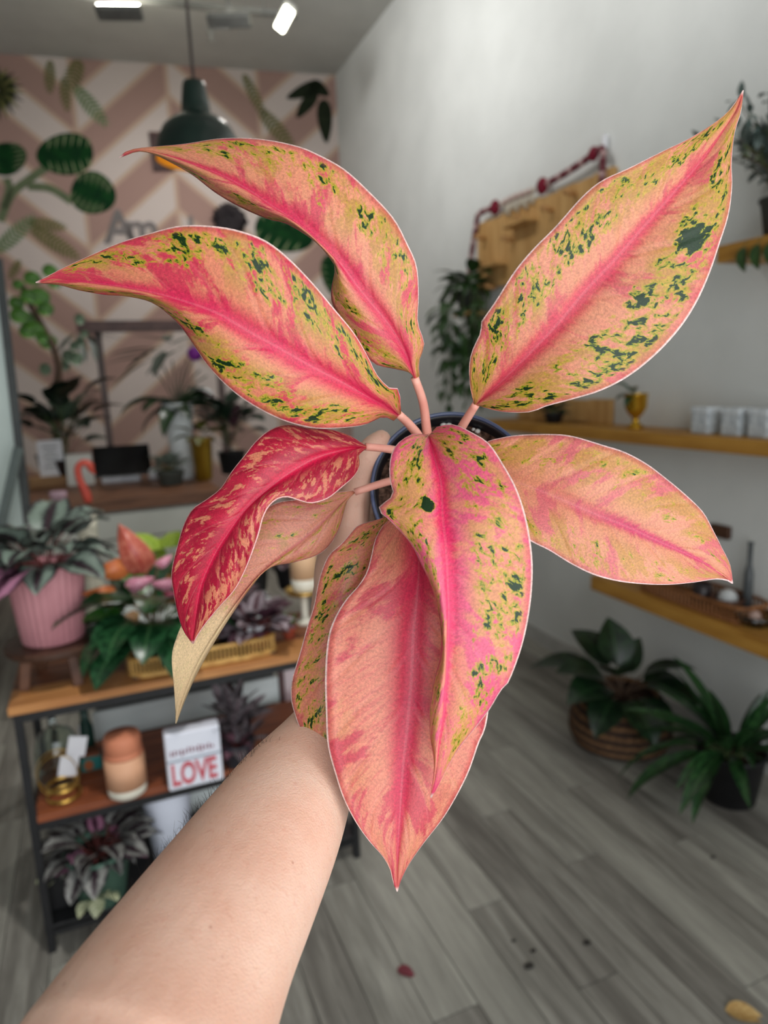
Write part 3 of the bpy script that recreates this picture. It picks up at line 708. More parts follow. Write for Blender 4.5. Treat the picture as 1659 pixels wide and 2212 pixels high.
MB().lathe([(.02, 0), (.021, .01), (.021, .10), (.012, .13), (.012, .17), (.0001, .17)], bc, 20).build('body', mat((30, 62, 54), (22, 48, 42), 10, .25), bt, True)
lm = trio([DKG, STEMG], .03, .07, .03, ((85, 40), (75, 100), (60, 20)), 'lance'); fan(bt, lm, bc + [0, 0, .16], 6, 44, .8, 1.1)

# ---- bottom shelf: begonia in a sage pot, black pot, white sleeve
zb = z1 + .001
bcn = at(225, 1975, Z=zb) + [0, .075, 0]
b2 = thing('potted_begonia', 'dark purple begonia in a sage green pot on the bottom shelf', 'plant', bcn)
pot(b2, bcn, .062, .085, .16, mat((84, 116, 100), (70, 100, 86), 10, .5))
bm2 = trio([REXD, STEMR], .06, .10, .075, ((50, -15), (25, -35), (62, 0)), 'heart', cup=.3, wave=.05)
bm3 = trio([REXP, STEMR], .06, .09, .065, ((50, -15), (30, -35), (60, 0)), 'heart', cup=.3, wave=.05)
fan(b2, bm2, bcn + [0, 0, .14], 34, 51, .75, 1.15, .05); fan(b2, bm3, bcn + [0, 0, .14], 8, 52, .7, 1.1, .04)
wsl = trio([leafmat((140, 150, 110), (226, 226, 190), None, .5), STEMG], .02, .05, .04, ((30, -30), (10, -50), (50, -10)), 'ovate')
fan(b2, wsl, bcn + [0, -.06, .06], 4, 53, .8, 1.1, .04, -2.4, -.7)
bk = at(140, 1985, Z=zb) + [0, .09, 0]
b3 = thing('potted_plant', 'pale yellow-green plant in a square black pot on the bottom shelf', 'plant', bk)
MB().box(bk + [0, 0, .055], (.09, .09, .11), taper=1.1).build('pot', BLK, b3, bevel=.004); MB().box(bk + [0, 0, .111], (.08, .08, .004)).build('soil', SOIL, b3)
fan(b3, wsl, bk + [0, -.02, .10], 7, 54, .8, 1.2, .02)
sv = at(380, 1890, Z=zb) + [0, .09, 0]
ws = thing('paper_sleeve', 'white paper plant sleeve standing on the bottom shelf', 'sleeve', sv)
MB().lathe([(.05, 0), (.075, .26), (.0745, .261), (.048, .004)], sv, 18, rip=.03, nrip=6).build('sleeve', mat((224, 228, 242), (206, 212, 230), 6, .7), ws, True)
fan(ws, trio([BLKG, STEMG], .05, .09, .05, ((75, 10), (60, -10), (85, 40)), 'ovate'), sv + [0, 0, .2], 7, 55, .7, 1.0, .02)

# ================================================================== PLANTS ON THE SHIPLAP STAND
def stand_plant(label, px, py, r, h, pm, meshes, n, seed, Yv=None, Zv=None, name='potted_plant', **k):
    """px, py: middle of the pot's foot; stands on the shiplap top"""
    Zv = SZ + .01 if Zv is None else Zv
    c = at(px, py, Z=Zv) if Yv is None else np.array([at(px, py, Y=Yv)[0], Yv, Zv])
    t_ = thing(name, label, 'plant', c); pot(t_, c, r * .78, r, h, pm, .004, 22)
    fan(t_, meshes, c + [0, 0, h - .02], n, seed, k.pop('smin', .75), k.pop('smax', 1.1), r * .5, **k); return t_
sil = trio([SILVG, STEMG], .05, .055, .042, ((75, 0), (50, -20), (82, 20)), 'ovate', cup=.2)
lim = trio([LIME, STEMG], .09, .10, .075, ((72, -10), (50, -30), (80, 10)), 'heart', cup=.2)
blk = trio([BLKG, STEMG], .08, .10, .05, ((75, 20), (55, -10), (82, 40)), 'ovate', cup=.2)
prp = trio([PURP, STEMR], .07, .08, .04, ((75, 20), (50, -15), (82, 40)), 'lance', cup=.2)
WPOT = mat((222, 228, 232), (206, 212, 218), 10, .5)
stand_plant('lime green heart-leaved plant behind the anthurium', 250, 1, .055, .11, mat((196, 132, 70), None, 10, .6), lim, 13, 61, Yv=2.52, smin=.9, smax=1.25)
stand_plant('grey-green small-leaved plant in a pale white pot behind the red leaf', 368, 1, .048, .095, WPOT, sil, 40, 62, Yv=2.50, smin=.8, smax=1.3, rise=.05)
stand_plant('dark bushy plant in a black pot on the shiplap stand', 455, 1, .05, .10, BLK, blk + prp, 26, 63, Yv=2.48, smin=.8, smax=1.2, rise=.06)
stand_plant('purple lance-leaved plant at the right end of the shiplap stand', 540, 1, .05, .09, BLK, prp + sr, 24, 64, Yv=2.46, smin=.9, smax=1.3)
stand_plant('grey-leaved foliage plant at the back corner of the shiplap stand', 600, 1, .05, .09, mat((120, 126, 122), None, 10, .6), sil + blk, 24, 65, Yv=2.6, smin=.9, smax=1.2)
# cream textured vase
vc = np.array([at(170, 1200, Y=2.40)[0] , 2.42, SZ + .01])
vc[0] = max(vc[0], SX0 + .05)
vz = thing('textured_vase', 'tall cream textured vase behind the silver begonia', 'vase', vc)
zt = at(170, 1118, Y=2.42)[2] - vc[2]
MB().lathe([(.03, 0), (.034, .01), (.03, zt * .3), (.024, zt * .6), (.03, zt * .9), (.034, zt), (.029, zt), (.02, zt * .6)], vc, 36, rip=.05, nrip=12).build('body', mat((222, 218, 200), (196, 192, 172), 60, .8, bump=.6), vz, True)
# coral hook-necked ornament on a stake
oc_ = np.array([at(190, 1120, Y=2.56)[0], 2.56, SZ + .01])
cb = thing('coral_bird_stake', 'coral red hook-necked bird stake rising behind the lime plant', 'ornament', oc_)
pp_ = [at(x_, y_, Y=2.56) for x_, y_ in ((192, 1085), (184, 1062), (172, 1036), (168, 1012), (178, 1000), (192, 1003), (198, 1016), (206, 1024))]
MB().tube(catmull(pp_, 30), np.interp(np.linspace(0, 1, 30), [0, .12, .35, .7, .85, 1], [.013, .016, .012, .011, .014, .003]), 10).build('neck', mat((188, 74, 58), (168, 58, 46), 14, .5), cb, True)
MB().tube([[oc_[0], oc_[1], SZ + .01], pp_[0]], .004, 6).build('stake', STEMB, cb)
MB().lathe([(.03, 0), (.03, .012), (.006, .016)], oc_, 16).build('foot', STEMB, cb)

# ================================================================== CHECKOUT COUNTER (further back)
CZ = .95
c0 = at(62, 1062, Z=CZ); c1 = at(312, 1072, Z=CZ)
KX0, KX1, KY0, KY1 = c0[0] - .05, .55, c1[1], 5.3
kc = thing('checkout_counter', 'white checkout counter with a wooden top in front of the papered wall', 'counter', [(KX0 + KX1) / 2, (KY0 + KY1) / 2, 0])
for i in range(4):
    w_ = (KY1 - KY0 + .04) / 4; MB().box(((KX0 + KX1) / 2, KY0 - .02 + w_ * (i + .5), CZ - .03), (KX1 - KX0 + .06, w_ - .002, .06)).build('top_board', mat((134, 92, 66), (104, 68, 48), 5, .5, 0.0, (1, 8, 8)), kc, bevel=.003)
nbd = 6
for i in range(nbd):
    z0 = .06 + i * (CZ - .13) / nbd; MB().box(((KX0 + KX1) / 2, KY0 + .01, z0 + .065), (KX1 - KX0, .02, (CZ - .13) / nbd - .008)).build('front_board', mat((224, 224, 214), (214, 214, 204), 4, .6), kc, bevel=.002)
MB().box(((KX0 + KX1) / 2, (KY0 + KY1) / 2 + .02, (CZ - .06) / 2), (KX1 - KX0 - .02, KY1 - KY0 - .04, CZ - .06)).build('carcass', mat((190, 190, 182), None, 4, .7), kc)
def on_k(px, py, dz=0): return at(px, py, Z=CZ + dz)
def kY(px, Yv): return np.array([at(px, 1040, Y=Yv)[0], Yv, CZ])
# sign card on a wooden foot
q = kY(117, 4.55); zt = at(117, 950, Y=4.55)[2]; z0 = at(117, 1024, Y=4.55)[2]
sc_ = thing('sign_card', 'upright white notice card on a wooden foot on the counter', 'sign', q)
MB().box(q + [0, 0, .03], (.26, .12, .06)).build('foot', mat((168, 130, 88), (140, 100, 64), 6, .55, 0.0, (1, 8, 8)), sc_, bevel=.004)
MB().box(q + [0, -.01, .06 + (zt - CZ - .06) / 2], (.135, .012, zt - CZ - .06)).build('card', PAPERW, sc_)
for k in range(5):
    MB().box(q + [0, -.0175, (zt - CZ) * (.42 + k * .11)], (.08 - .02 * (k % 2), .001, .008)).build('printed_line', mat((140, 146, 146), None, 10, .7), sc_)
q = kY(176, 4.50); zt = at(176, 980, Y=4.5)[2]
wbx = MB().box(q + [0, 0, (zt - CZ) / 2], (.15, .10, zt - CZ), taper=.94).build('white_carton', mat((226, 226, 220), (212, 212, 206), 8, .6), bevel=.004); tag(wbx, 'white carton standing behind the coral bird stake', 'box')
# tablet till
q = kY(262, 4.48)
tl = thing('tablet_till', 'black tablet till with a silver base on the counter', 'till', q)
rt = Matrix.Rotation(-.9, 3, 'X')
MB().box(q + [0, 0, .02], (.22, .14, .04)).build('base', SILV, tl, bevel=.006)
MB().box(q + [.02, .04, .12], (.33, .014, .21), Matrix.Rotation(-.55, 3, 'X')).build('screen', mat((14, 14, 16), None, 10, .25), tl, bevel=.006)
MB().box(q + [0, .07, .07], (.05, .03, .12)).build('arm', BLK, tl)
q = kY(334, 4.46); pp2 = MB().lathe([(.0001, 0), (.03, 0), (.034, .02), (.03, .05), (.012, .07), (.0001, .07)], q, 14, rip=.12, nrip=5).build('crumpled_paper', PAPERW, smooth=True); tag(pp2, 'crumpled white tissue beside the tablet till', 'paper')
q = kY(122, KY0 + .10); gl_ = MB().lathe([(.03, 0), (.04, .02), (.042, .05), (.036, .05), (.0001, .02)], q, 16).build('trinket_dish', mat((214, 180, 196), None, 10, .4), smooth=True); tag(gl_, 'small pink dish at the front of the counter', 'dish')
# tall branch with round leaves and its pot
def px_plant_stem(parent, pts, Yv, r, m):
    MB().tube(catmull([at(x_, y_, Y=Yv) for x_, y_ in pts], 20), np.linspace(r, r * .55, 20), 8).build('trunk', m, parent, True)
Yb = 4.9; q = kY(118, Yb)
tp = thing('potted_tree', 'tall slender tree with round bright green leaves and a leaning trunk on the counter', 'plant', q)
pot(tp, q, .07, .09, .16, BLK)
px_plant_stem(tp, [(122, 1030), (124, 950), (118, 860), (128, 800), (116, 752), (96, 712), (66, 660), (50, 620)], Yb, .030, STEMB)
def disc_leaf(parent, px, py, Yv, r, m, rx=1.0):
    p = at(px, py, Y=Yv); b = MB(); N = 12
    vs = [p] + [p + [math.cos(2 * math.pi * k / N) * r * rx, -.012 + .02 * math.sin(k * 1.3), math.sin(2 * math.pi * k / N) * r * .85] for k in range(N)]
    b.add(vs, [(0, 1 + k, 1 + (k + 1) % N) for k in range(N)], 0, [(.5, .5)] + [(.5 + .5 * math.cos(2 * math.pi * k / N), .5 + .5 * math.sin(2 * math.pi * k / N)) for k in range(N)])
    b.build('leaf', m, parent, True)
RG = leafmat((52, 104, 24), (96, 150, 46), None, .45); RG2 = leafmat((74, 100, 72), (120, 140, 112), None, .5)
for i, (px_, py_, r_) in enumerate(((40, 616, .035), (70, 602, .05), (108, 586, .045), (118, 612, .04), (84, 642, .065), (62, 640, .05), (36, 655, .045), (98, 668, .05), (42, 682, .055), (58, 690, .05), (76, 712, .055), (60, 716, .05), (104, 738, .055), (92, 730, .04))):
    disc_leaf(tp, px_, py_, Yb - .02 * (i % 3), r_, RG)
for px_, py_, r_ in ((98, 798, .045), (148, 770, .05), (165, 775, .05), (175, 740, .035), (182, 722, .03), (160, 748, .035), (172, 690, .04), (140, 790, .04)): disc_leaf(tp, px_, py_, Yb + .02, r_, RG2, .8)
# dark leafy plant around the trunk
Yd = 4.6; q = kY(150, Yd)
dk = thing('potted_plant', 'dark broad-leaved plant at the foot of the slender tree', 'plant', q)
pot(dk, q, .07, .09, .15, mat((52, 40, 40), None, 10, .5))
big = trio([leafmat((18, 36, 28), (40, 62, 46), (60, 80, 60), .35), STEMG], .20, .18, .13, ((80, 10), (60, -20), (70, -5)), 'ovate', cup=.2)
fan(dk, big, q + [0, 0, .14], 34, 71, .7, 1.3, .03, rise=.16)
fan(dk, trio([leafmat((120, 70, 76), (190, 130, 140), None, .5), STEMR], .22, .07, .04, ((70, 10), (60, 0), (50, 0)), 'ovate'), q + [0, 0, .14], 3, 72, .8, 1.1)
# white vase with dark leaves and a spray of thin stems with a purple bloom
Yo = 4.35; q = kY(398, Yo)
ov = thing('orchid_vase', 'tall white tapered vase of dark leaves and thin stems with a purple bloom', 'plant', q)
zt = at(398, 870, Y=Yo)[2] - CZ
MB().lathe([(.055, 0), (.06, .01), (.07, zt * .5), (.092, zt), (.086, zt), (.06, zt * .5), (.0001, zt * .3)], q, 32).build('vase', mat((224, 228, 228), (208, 212, 212), 6, .4), ov, True)
strap = [leaf_mesh([leafmat((34, 54, 34), (58, 82, 50), None, .35), STEMG], 0, .34, .11, e[0], e[1], 'strap', cup=.4) for e in ((50, -50), (65, -40), (35, -65))]
fan(ov, strap, q + [0, 0, zt - .05], 12, 73, .8, 1.1, .02)
thin = mat((92, 88, 72), (76, 74, 60), 20, .6); top_ = q + [0, 0, zt - .03]
for i, (px_, py_) in enumerate(((330, 800), (352, 790), (372, 778), (388, 790), (405, 775), (420, 772), (432, 800), (448, 812))):
    e_ = at(px_, py_, Y=Yo + .05 - .02 * i); MB().tube(catmull([top_, top_ * .45 + e_ * .55 + [0, 0, .03], e_], 8), .005, 5).build('thin_stem', thin, ov, True)
e_ = at(421, 764, Y=Yo - .06)
MB().ball(e_, .045, 14, 10, sc=(1, .7, .95)).build('purple_bloom', mat((124, 26, 140), (96, 14, 112), 30, .6), ov, True)
fk = [leaf_mesh([leafmat((44, 56, 46), (84, 92, 80), None, .5), STEMG], .02, .24, .06, e, e - 25, 'lance', cup=.2) for e in (10, -15, 30)]
for i, (px_, py_, az) in enumerate(((345, 752, 3.0), (352, 745, 2.7), (360, 742, 1.4), (350, 760, 3.5), (358, 756, 4.3), (365, 748, .6), (340, 772, 3.2), (330, 776, 3.4), (395, 748, 3.0), (400, 745, .4), (392, 752, 3.6))):
    put_leaf(ov, fk[i % 3], at(px_, py_, Y=Yo + .02), az, 0, 1.15)
q = kY(442, 4.22); gp = thing('potted_plant', 'olive foliage plant in a shiny brass pot beside the white vase', 'plant', q)
zt = at(440, 945, Y=4.25)[2] - CZ
pot(gp, q, .05, .062, zt, mat((206, 168, 62), (180, 138, 40), 8, .3, .7)); fan(gp, trio([leafmat((84, 88, 36), (128, 124, 60), None, .5), STEMB], .06, .12, .06, ((60, -30), (40, -50), (75, 0)), 'ovate'), q + [0, 0, zt - .02], 10, 74, .7, 1.1, .03)
q = kY(505, 4.4); kp = thing('potted_plant', 'dark red and green plant at the right end of the counter', 'plant', q)
pot(kp, q, .07, .085, .14, BLK); fan(kp, [m_ for m_ in big] * 2 + trio([PURP, STEMR], .2, .15, .09, ((80, 10), (60, -20), (70, -5)), 'ovate'), q + [0, 0, .13], 34, 75, .7, 1.2, .03, rise=.1)
q = kY(370, 4.13); ks = thing('potted_plant', 'silvery bushy plant in front of the white vase', 'plant', q)
pot(ks, q, .06, .075, .08, mat((90, 96, 90), None, 10, .6)); fan(ks, trio([SILVG, STEMG], .05, .07, .05, ((70, 0), (45, -25), (82, 20)), 'ovate'), q + [0, 0, .07], 34, 76, .7, 1.1, .05, rise=.03)

# ---- dark metal frame behind the counter
Yf = 5.15; f0 = at(165, 706, Y=Yf); f1 = at(470, 706, Y=Yf)
mf = thing('metal_frame', 'brown metal plant frame with a top rail behind the counter', 'frame', [f0[0], Yf, CZ])
FRM = mat((96, 80, 76), (80, 66, 64), 20, .5)
MB().bar([f0[0], Yf, f0[2]], [f1[0], Yf, f0[2]], .09, .07).build('top_rail', mat((84, 62, 58), (68, 50, 48), 14, .55), mf)
for px_ in (213, 470):
    xx = at(px_, 740, Y=Yf)[0]; MB().bar([xx, Yf, CZ], [xx, Yf, f0[2] - .03], .045, .045).build('post', FRM, mf)
for px_ in (166, 190):
    b_ = at(px_, 712, Y=Yf)
    for k in range(3): put_leaf(mf, fk[k], b_ + [0, -.03, -.02], 4.0 + k, .5, .9, name='trailing_leaf')

# ---- white easel board at the left edge
Ye = 3.0
e0, e1 = at(-4, 560, Y=Ye), at(62, 1140, Y=Ye - .10); up_ = e1 - e0
wbk = thing('easel_board', 'large white board with a dark grey frame leaning at the left edge', 'board', [e1[0] - .3, Ye - .1, 0])
k_ = -e0[2] / (e1[2] - e0[2]); foot = e0 + (e1 - e0) * ((e0[2] - .02) / (e0[2] - e1[2])); foot = e1 + (e1 - e0) * .0
LFT = np.array([-.62, 0.05, 0])
DKF = mat((62, 66, 64), (50, 54, 54), 14, .5)
MB().add([e0, e1, e1 + LFT, e0 + LFT, e0 + [0, .02, 0], e1 + [0, .02, 0], e1 + LFT + [0, .02, 0], e0 + LFT + [0, .02, 0]], [(0, 1, 2, 3), (7, 6, 5, 4), (0, 4, 5, 1), (1, 5, 6, 2), (2, 6, 7, 3), (3, 7, 4, 0)]).build('panel', mat((206, 218, 212), (198, 210, 204), 3, .5), wbk)
foot = np.array([e1[0] + (e1[0] - e0[0]) * .75, e1[1] - .08, 0.0])
MB().bar(e0, e1, .028).build('edge_rail', DKF, wbk); MB().bar(e1, foot, .028).build('leg', DKF, wbk)
MB().bar(e1 + LFT, foot + LFT, .028).build('leg', DKF, wbk); MB().bar(e0 + LFT, e1 + LFT, .028).build('edge_rail', DKF, wbk)
g0 = at(40, 968, Y=Ye - .16); g1 = at(-8, 1180, Y=Ye - .3); gd = g1 - g0; g2 = g0 + gd * (g0[2] / -gd[2])
MB().bar(g0, g2, .024).build('strut', mat((112, 122, 120), None, 14, .5), wbk)

# ================================================================== RIGHT WALL: shelves, peg racks, garland
OAK = mat((190, 140, 62), (160, 110, 42), 4, .5, 0.0, (9, 1, 9)); PINE = mat((206, 164, 106), (184, 140, 82), 4, .6, 0.0, (6, 6, .8))
def wall_shelf(label, y0, y1, ztop, th, dep):
    c = [W - dep / 2, (y0 + y1) / 2, ztop - th]; t_ = thing('wall_shelf', label, 'shelf', c, None)
    MB().box((W - dep / 2 - .001, (y0 + y1) / 2, ztop - th / 2), (dep, y1 - y0, th)).build('board', OAK, t_, bevel=.003)
    for f_ in (.2, .8): MB().box((W - .06, y0 + (y1 - y0) * f_, ztop - th - .012), (.10, .02, .024)).build('bracket', mat((150, 108, 50), None, 10, .6), t_)
    return t_
DP = .2; XF = W - DP
zMid = at(1409, 934, X=XF)[2]; zLow = at(1538, 1333, X=XF)[2]; zUp = at(1580, 556, X=XF)[2] + .045
yMidL = 3.35; yLowL = at(1288, 1258, X=XF)[1]; yUpL = at(1548, 560, X=XF)[1]
tM = zMid - at(1500, 978, X=XF)[2]; tM = .052
wall_shelf('long oak wall shelf holding the brass goblet and the white boxes', .9, yMidL, zMid, tM, DP)
wall_shelf('lowest oak wall shelf holding the wicker tray', .9, yLowL, zLow, .062, DP + .03)
wall_shelf('top oak wall shelf with the bushy dark plant', .9, yUpL, zUp, .055, DP)
def on_w(px, py, z, off=.1): 
    """pixel -> point on a shelf whose item centre is off metres from the wall"""
    p = at(px, py, X=W - off); return np.array([W - off, p[1], z])
# peg racks of vertical slats
def rack(label, y0, y1, z0, z1, ns, pegs):
    t_ = thing('peg_rack', label, 'rack', [W - .02, (y0 + y1) / 2, z0]); w_ = (y1 - y0) / ns
    for i in range(ns): MB().box((W - .02, y0 + w_ * (i + .5), (z0 + z1) / 2), (.03, w_ - .004, z1 - z0 - .01 * (i % 2))).build('slat', PINE, t_, bevel=.003)
    for y_, z_, l_ in pegs: MB().tube([(W - .03, y_, z_), (W - .03 - l_, y_, z_ + .012)], [.011, .014], 10).build('peg', mat((188, 142, 88), (160, 112, 64), 20, .6), t_, True)
    return t_
zt0, zb0 = at(1030, 486, X=W - .03)[2], at(1045, 628, X=W - .03)[2]
yl = at(1032, 520, X=W - .03)[1]; yr = at(1325, 400, X=W - .03)[1]
pegs = []
for px_, py_ in ((1040, 516), (1046, 575), (1130, 478), (1185, 455), (1100, 520), (1060, 622), (1235, 420)):
    p = at(px_, py_, X=W - .06); pegs.append((p[1], p[2], .07))
ur = rack('pale pine peg rack of upright slats under the bead garland', yr, yl, zb0, zt0, 9, pegs)
MB().box((W - .075, at(1120, 482, X=W - .08)[1], at(1120, 482, X=W - .08)[2]), (.08, .22, .016)).build('ledge', PINE, ur); MB().box((W - .075, at(1060, 572, X=W - .08)[1], at(1060, 574, X=W - .08)[2]), (.08, .2, .016)).build('ledge', PINE, ur)
zt1 = at(1250, 862, X=W - .03)[2]
rack('lower pine board rack standing on the long oak shelf', at(1318, 900, X=W - .03)[1], at(1120, 900, X=W - .03)[1], zMid, zt1, 5, [])
# bead garland
gp_ = [(1010, 648), (1012, 600), (1020, 540), (1028, 492), (1036, 462), (1075, 446), (1108, 428), (1150, 412), (1190, 392), (1222, 374), (1262, 348), (1300, 322), (1302, 350), (1300, 392)]
gpts = catmull([at(x_, y_, X=W - .05) for x_, y_ in gp_], 62)
ga = thing('bead_garland', 'dark red and cream bead garland strung above the pine peg rack', 'garland', gpts[0])
MB().tube(gpts, .002, 5).build('string', CREAM, ga)
bcol = [mat((112, 42, 54), None, 30, .5), mat((186, 150, 148), None, 30, .5), mat((206, 190, 176), None, 30, .5)]
bme = []
for m_ in bcol: me_ = MB().ball((0, 0, 0), .017, 10, 6).mesh('bead', smooth=True); me_.materials.append(m_); bme.append(me_)
for i, p in enumerate(gpts):
    if 22 < i < 27 or 37 < i < 42: continue
    k = (0 if i % 3 else 1) if not 27 <= i <= 37 else (2 if i % 2 else 1)
    o = link('bead', bme[k], None, ga); o.location = tuple(p - WO[ga.name])
for i in (24, 40, 54):
    p = gpts[i]; MB().ball(p, .036 if i < 50 else .028, 16, 10, sc=(.7, 1, 1.1)).build('red_pompom', mat((128, 20, 44), (96, 10, 32), 60, .9), ga, True)
for i in range(28, 38, 1):
    p = gpts[i]; MB().tube([p, p - [0, 0, .05 + .012 * (i % 3)]], [.005, .009], 6).build('cream_tassel', mat((214, 204, 184), None, 30, .8), ga, True)
hk = at(1307, 306, X=W - .02); hko = MB().box(hk, (.02, .02, .055)).box(hk + [-.014, 0, -.022], (.012, .02, .012)).build('wall_hook', PAPERW, bevel=.003); tag(hko, 'small white hook holding the right end of the garland', 'hook')
# trailing plant on a little ledge below the rack
hp = at(1015, 668, X=W - .12); hz = hp[2] - .02
hg = thing('trailing_plant', 'trailing green plant hanging beside the pine peg rack', 'plant', [W - .12, hp[1], hz])
pot(hg, WO[hg.name], .06, .075, .11, mat((52, 56, 50), None, 10, .6)); MB().box((W - .09, hp[1], hz - .008), (.18, .2, .016)).build('ledge', PINE, hg)
tl_ = [leaf_mesh([leafmat((26, 54, 26), (60, 94, 44), (90, 116, 66), .4), STEMG], .05, .12, .06, e[0], e[1], 'ovate', cup=.2) for e in ((60, -40), (30, -70), (75, -10))]
fan(hg, tl_, WO[hg.name] + [0, 0, .09], 44, 81, .9, 1.5, .06, rise=.08)
r_ = random.Random(9)
for k in range(18):
    az = r_.uniform(0, 6.28); b_ = WO[hg.name] + [.08 * math.cos(az), .11 * math.sin(az), .10]; L_ = r_.uniform(.25, .72)
    pts = catmull([b_, b_ + [.02 * math.cos(az) - .02, .05 * math.sin(az), -.05], b_ + [-.03, .06 * math.sin(az), -L_]], 10)
    pts[:, 0] = np.minimum(pts[:, 0], W - .02)
    MB().tube(pts, .0025, 5).build('vine', STEMG, hg, True)
    for j in range(2, 10): put_leaf(hg, tl_[j % 3], pts[j], r_.uniform(2.2, 5.2), .9, r_.uniform(.6, 1.05), r_.uniform(-.4, .4))
# bushy plant on the top shelf
bp = np.array([W - .10, yUpL - .17, zUp])
bs = thing('bushy_plant', 'bushy dark plant with small silvery leaves on the top shelf', 'plant', bp)
pot(bs, bp, .06, .075, .12, mat((64, 66, 62), None, 10, .6))
sm = trio([leafmat((34, 52, 44), (120, 138, 132), None, .4), STEMG], .03, .05, .024, ((70, 20), (40, -20), (85, 60)), 'lance', cup=.2)
for k in range(34):
    az = r_.uniform(0, 6.28); e = r_.uniform(.5, 1.35); L_ = r_.uniform(.16, .34); d_ = np.array([math.cos(az) * math.cos(e) * .8, math.sin(az) * math.cos(e) * 1.1, math.sin(e)])
    b_ = bp + [0, 0, .11]; en = b_ + d_ * L_; en[0] = min(en[0], W - .02)
    pts = catmull([b_, b_ + (en - b_) * .5 + [0, 0, .03], en], 9); MB().tube(pts, .002, 4).build('twig', STEMB, bs)
    for j in range(2, 9):
        for q_ in range(2): put_leaf(bs, sm[(j + q_) % 3], pts[j], r_.uniform(0, 6.28), r_.uniform(-.5, .5), r_.uniform(.8, 1.3))
for k in range(4): put_leaf(bs, tl_[1], bp + [-.09, .05 - .05 * k, .0], 3.14, 1.0, .7)
# goblet pot, boxes
gq = on_w(1372, 940, zMid, .11); gt = thing('brass_goblet', 'shiny brass goblet planter with a few dark leaves on the long shelf', 'goblet', gq)
zt = at(1372, 850, X=W - .11)[2] - zMid
MB().lathe([(.034, 0), (.036, .008), (.016, .022), (.012, zt * .3), (.03, zt * .42), (.044, zt * .6), (.046, zt * .97), (.05, zt), (.044, zt), (.04, zt * .6), (.0001, zt * .5)], gq, 30).build('cup', mat((214, 170, 56), (186, 138, 34), 10, .25, .85), gt, True)
fan(gt, trio([DKG, STEMG], .03, .09, .04, ((40, -20), (20, -40), (60, 0)), 'ovate'), gq + [0, 0, zt - .01], 6, 83, .7, 1.0, .01, 1.2, 4.2)
fp = on_w(1196, 940, zMid, .12); fpo = thing('potted_plant', 'small dark fern in front of the lower pine rack', 'plant', fp)
pot(fpo, fp, .035, .045, .05, BLK); fan(fpo, trio([leafmat((24, 44, 24), (46, 70, 38), None, .4), STEMG], .03, .09, .04, ((70, 0), (45, -20), (80, 20)), 'ovate'), fp + [0, 0, .04], 14, 84, .8, 1.1)
for i, (px_, lab) in enumerate(((1524, 'patterned silver-white gift box, left of three on the long shelf'), (1590, 'patterned silver-white gift box, middle of three on the long shelf'), (1650, 'patterned silver-white gift box, right of three on the long shelf'))):
    p = on_w(px_, 946, zMid, .10); bx = thing('gift_box', lab, 'box', p, 'white boxes on the long shelf')
    MB().box(p + [0, 0, .045], (.07, .075, .09)).build('carton', mat((214, 220, 222), (170, 178, 184), 55, .35), bx, bevel=.004); MB().box(p + [-.0005, 0, .086], (.075, .08, .022)).build('lid', mat((226, 230, 232), (190, 198, 204), 60, .35), bx, bevel=.004)
# lowest shelf: wicker tray, jar, dishes, bottle, brown plaque
ya, yb_ = at(1596, 1330, X=XF - .01)[1], at(1372, 1262, X=XF - .01)[1]
WIC = mat((150, 98, 56), (110, 68, 36), 40, .65)
wt = thing('wicker_tray', 'brown wicker tray at the front of the lowest shelf', 'tray', [W - .12, (ya + yb_) / 2, zLow])
def oval(z, r, nm, k=1.0):
    pts = []
    for q_ in range(41):
        a = 2 * math.pi * q_ / 40; c_, s_2 = math.cos(a), math.sin(a)
        pts.append([W - .12 + .085 * k * np.sign(c_) * abs(c_) ** .4, (ya + yb_) / 2 + (yb_ - ya) / 2 * k * np.sign(s_2) * abs(s_2) ** .4, z])
    MB().tube(pts, r, 6, cap=False).build(nm, WIC, wt, True); return pts
oval(zLow + .007, .007, 'bottom_rim', .96); rm_ = oval(zLow + .06, .007, 'top_rim')
MB().box((W - .12, (ya + yb_) / 2, zLow + .004), (.155, yb_ - ya - .02, .006)).build('base', WIC, wt)
me_w = MB().tube([(0, 0, 0), (0, 0, .054)], .003, 5).mesh('stake'); me_w.materials.append(WIC)
for q_ in catmull(rm_, 71)[:-1]:
    o = link('stake', me_w, None, wt); o.location = tuple(np.array([q_[0], q_[1], zLow + .006]) - WO[wt.name])
p = on_w(1516, 1285, zLow + .008, .12); cj = thing('candle_jar', 'dark candle jar standing in the wicker tray', 'jar', p)
MB().lathe([(.03, 0), (.034, .006), (.034, .075), (.03, .076), (.028, .02), (.0001, .02)], p, 22).build('jar', mat((52, 44, 46), None, 10, .3), cj, True)
p = on_w(1572, 1290, zLow + .008, .11); bw_ = thing('wooden_bowl', 'brown bowl with a pale lump inside on the wicker tray', 'bowl', p)
MB().lathe([(.025, 0), (.05, .02), (.06, .05), (.056, .05), (.045, .022), (.0001, .012)], p, 26).build('bowl', mat((92, 58, 40), (70, 42, 28), 12, .5), bw_, True); MB().ball(p + [0, 0, .045], .034, 14, 8).build('stone', mat((206, 208, 208), (180, 184, 186), 20, .6), bw_, True)
p = on_w(1632, 1345, zLow, .14); gd_ = thing('glass_dish', 'fluted clear glass dish beside the wicker tray', 'dish', p)
MB().lathe([(.03, 0), (.05, .006), (.066, .045), (.063, .045), (.046, .01), (.0001, .008)], p, 48, rip=.04, nrip=12).build('dish', glass(), gd_, True)
MB().ball(p + [.005, .01, .028], .022, 12, 8).build('shell', mat((200, 170, 160), None, 20, .6), gd_, True)
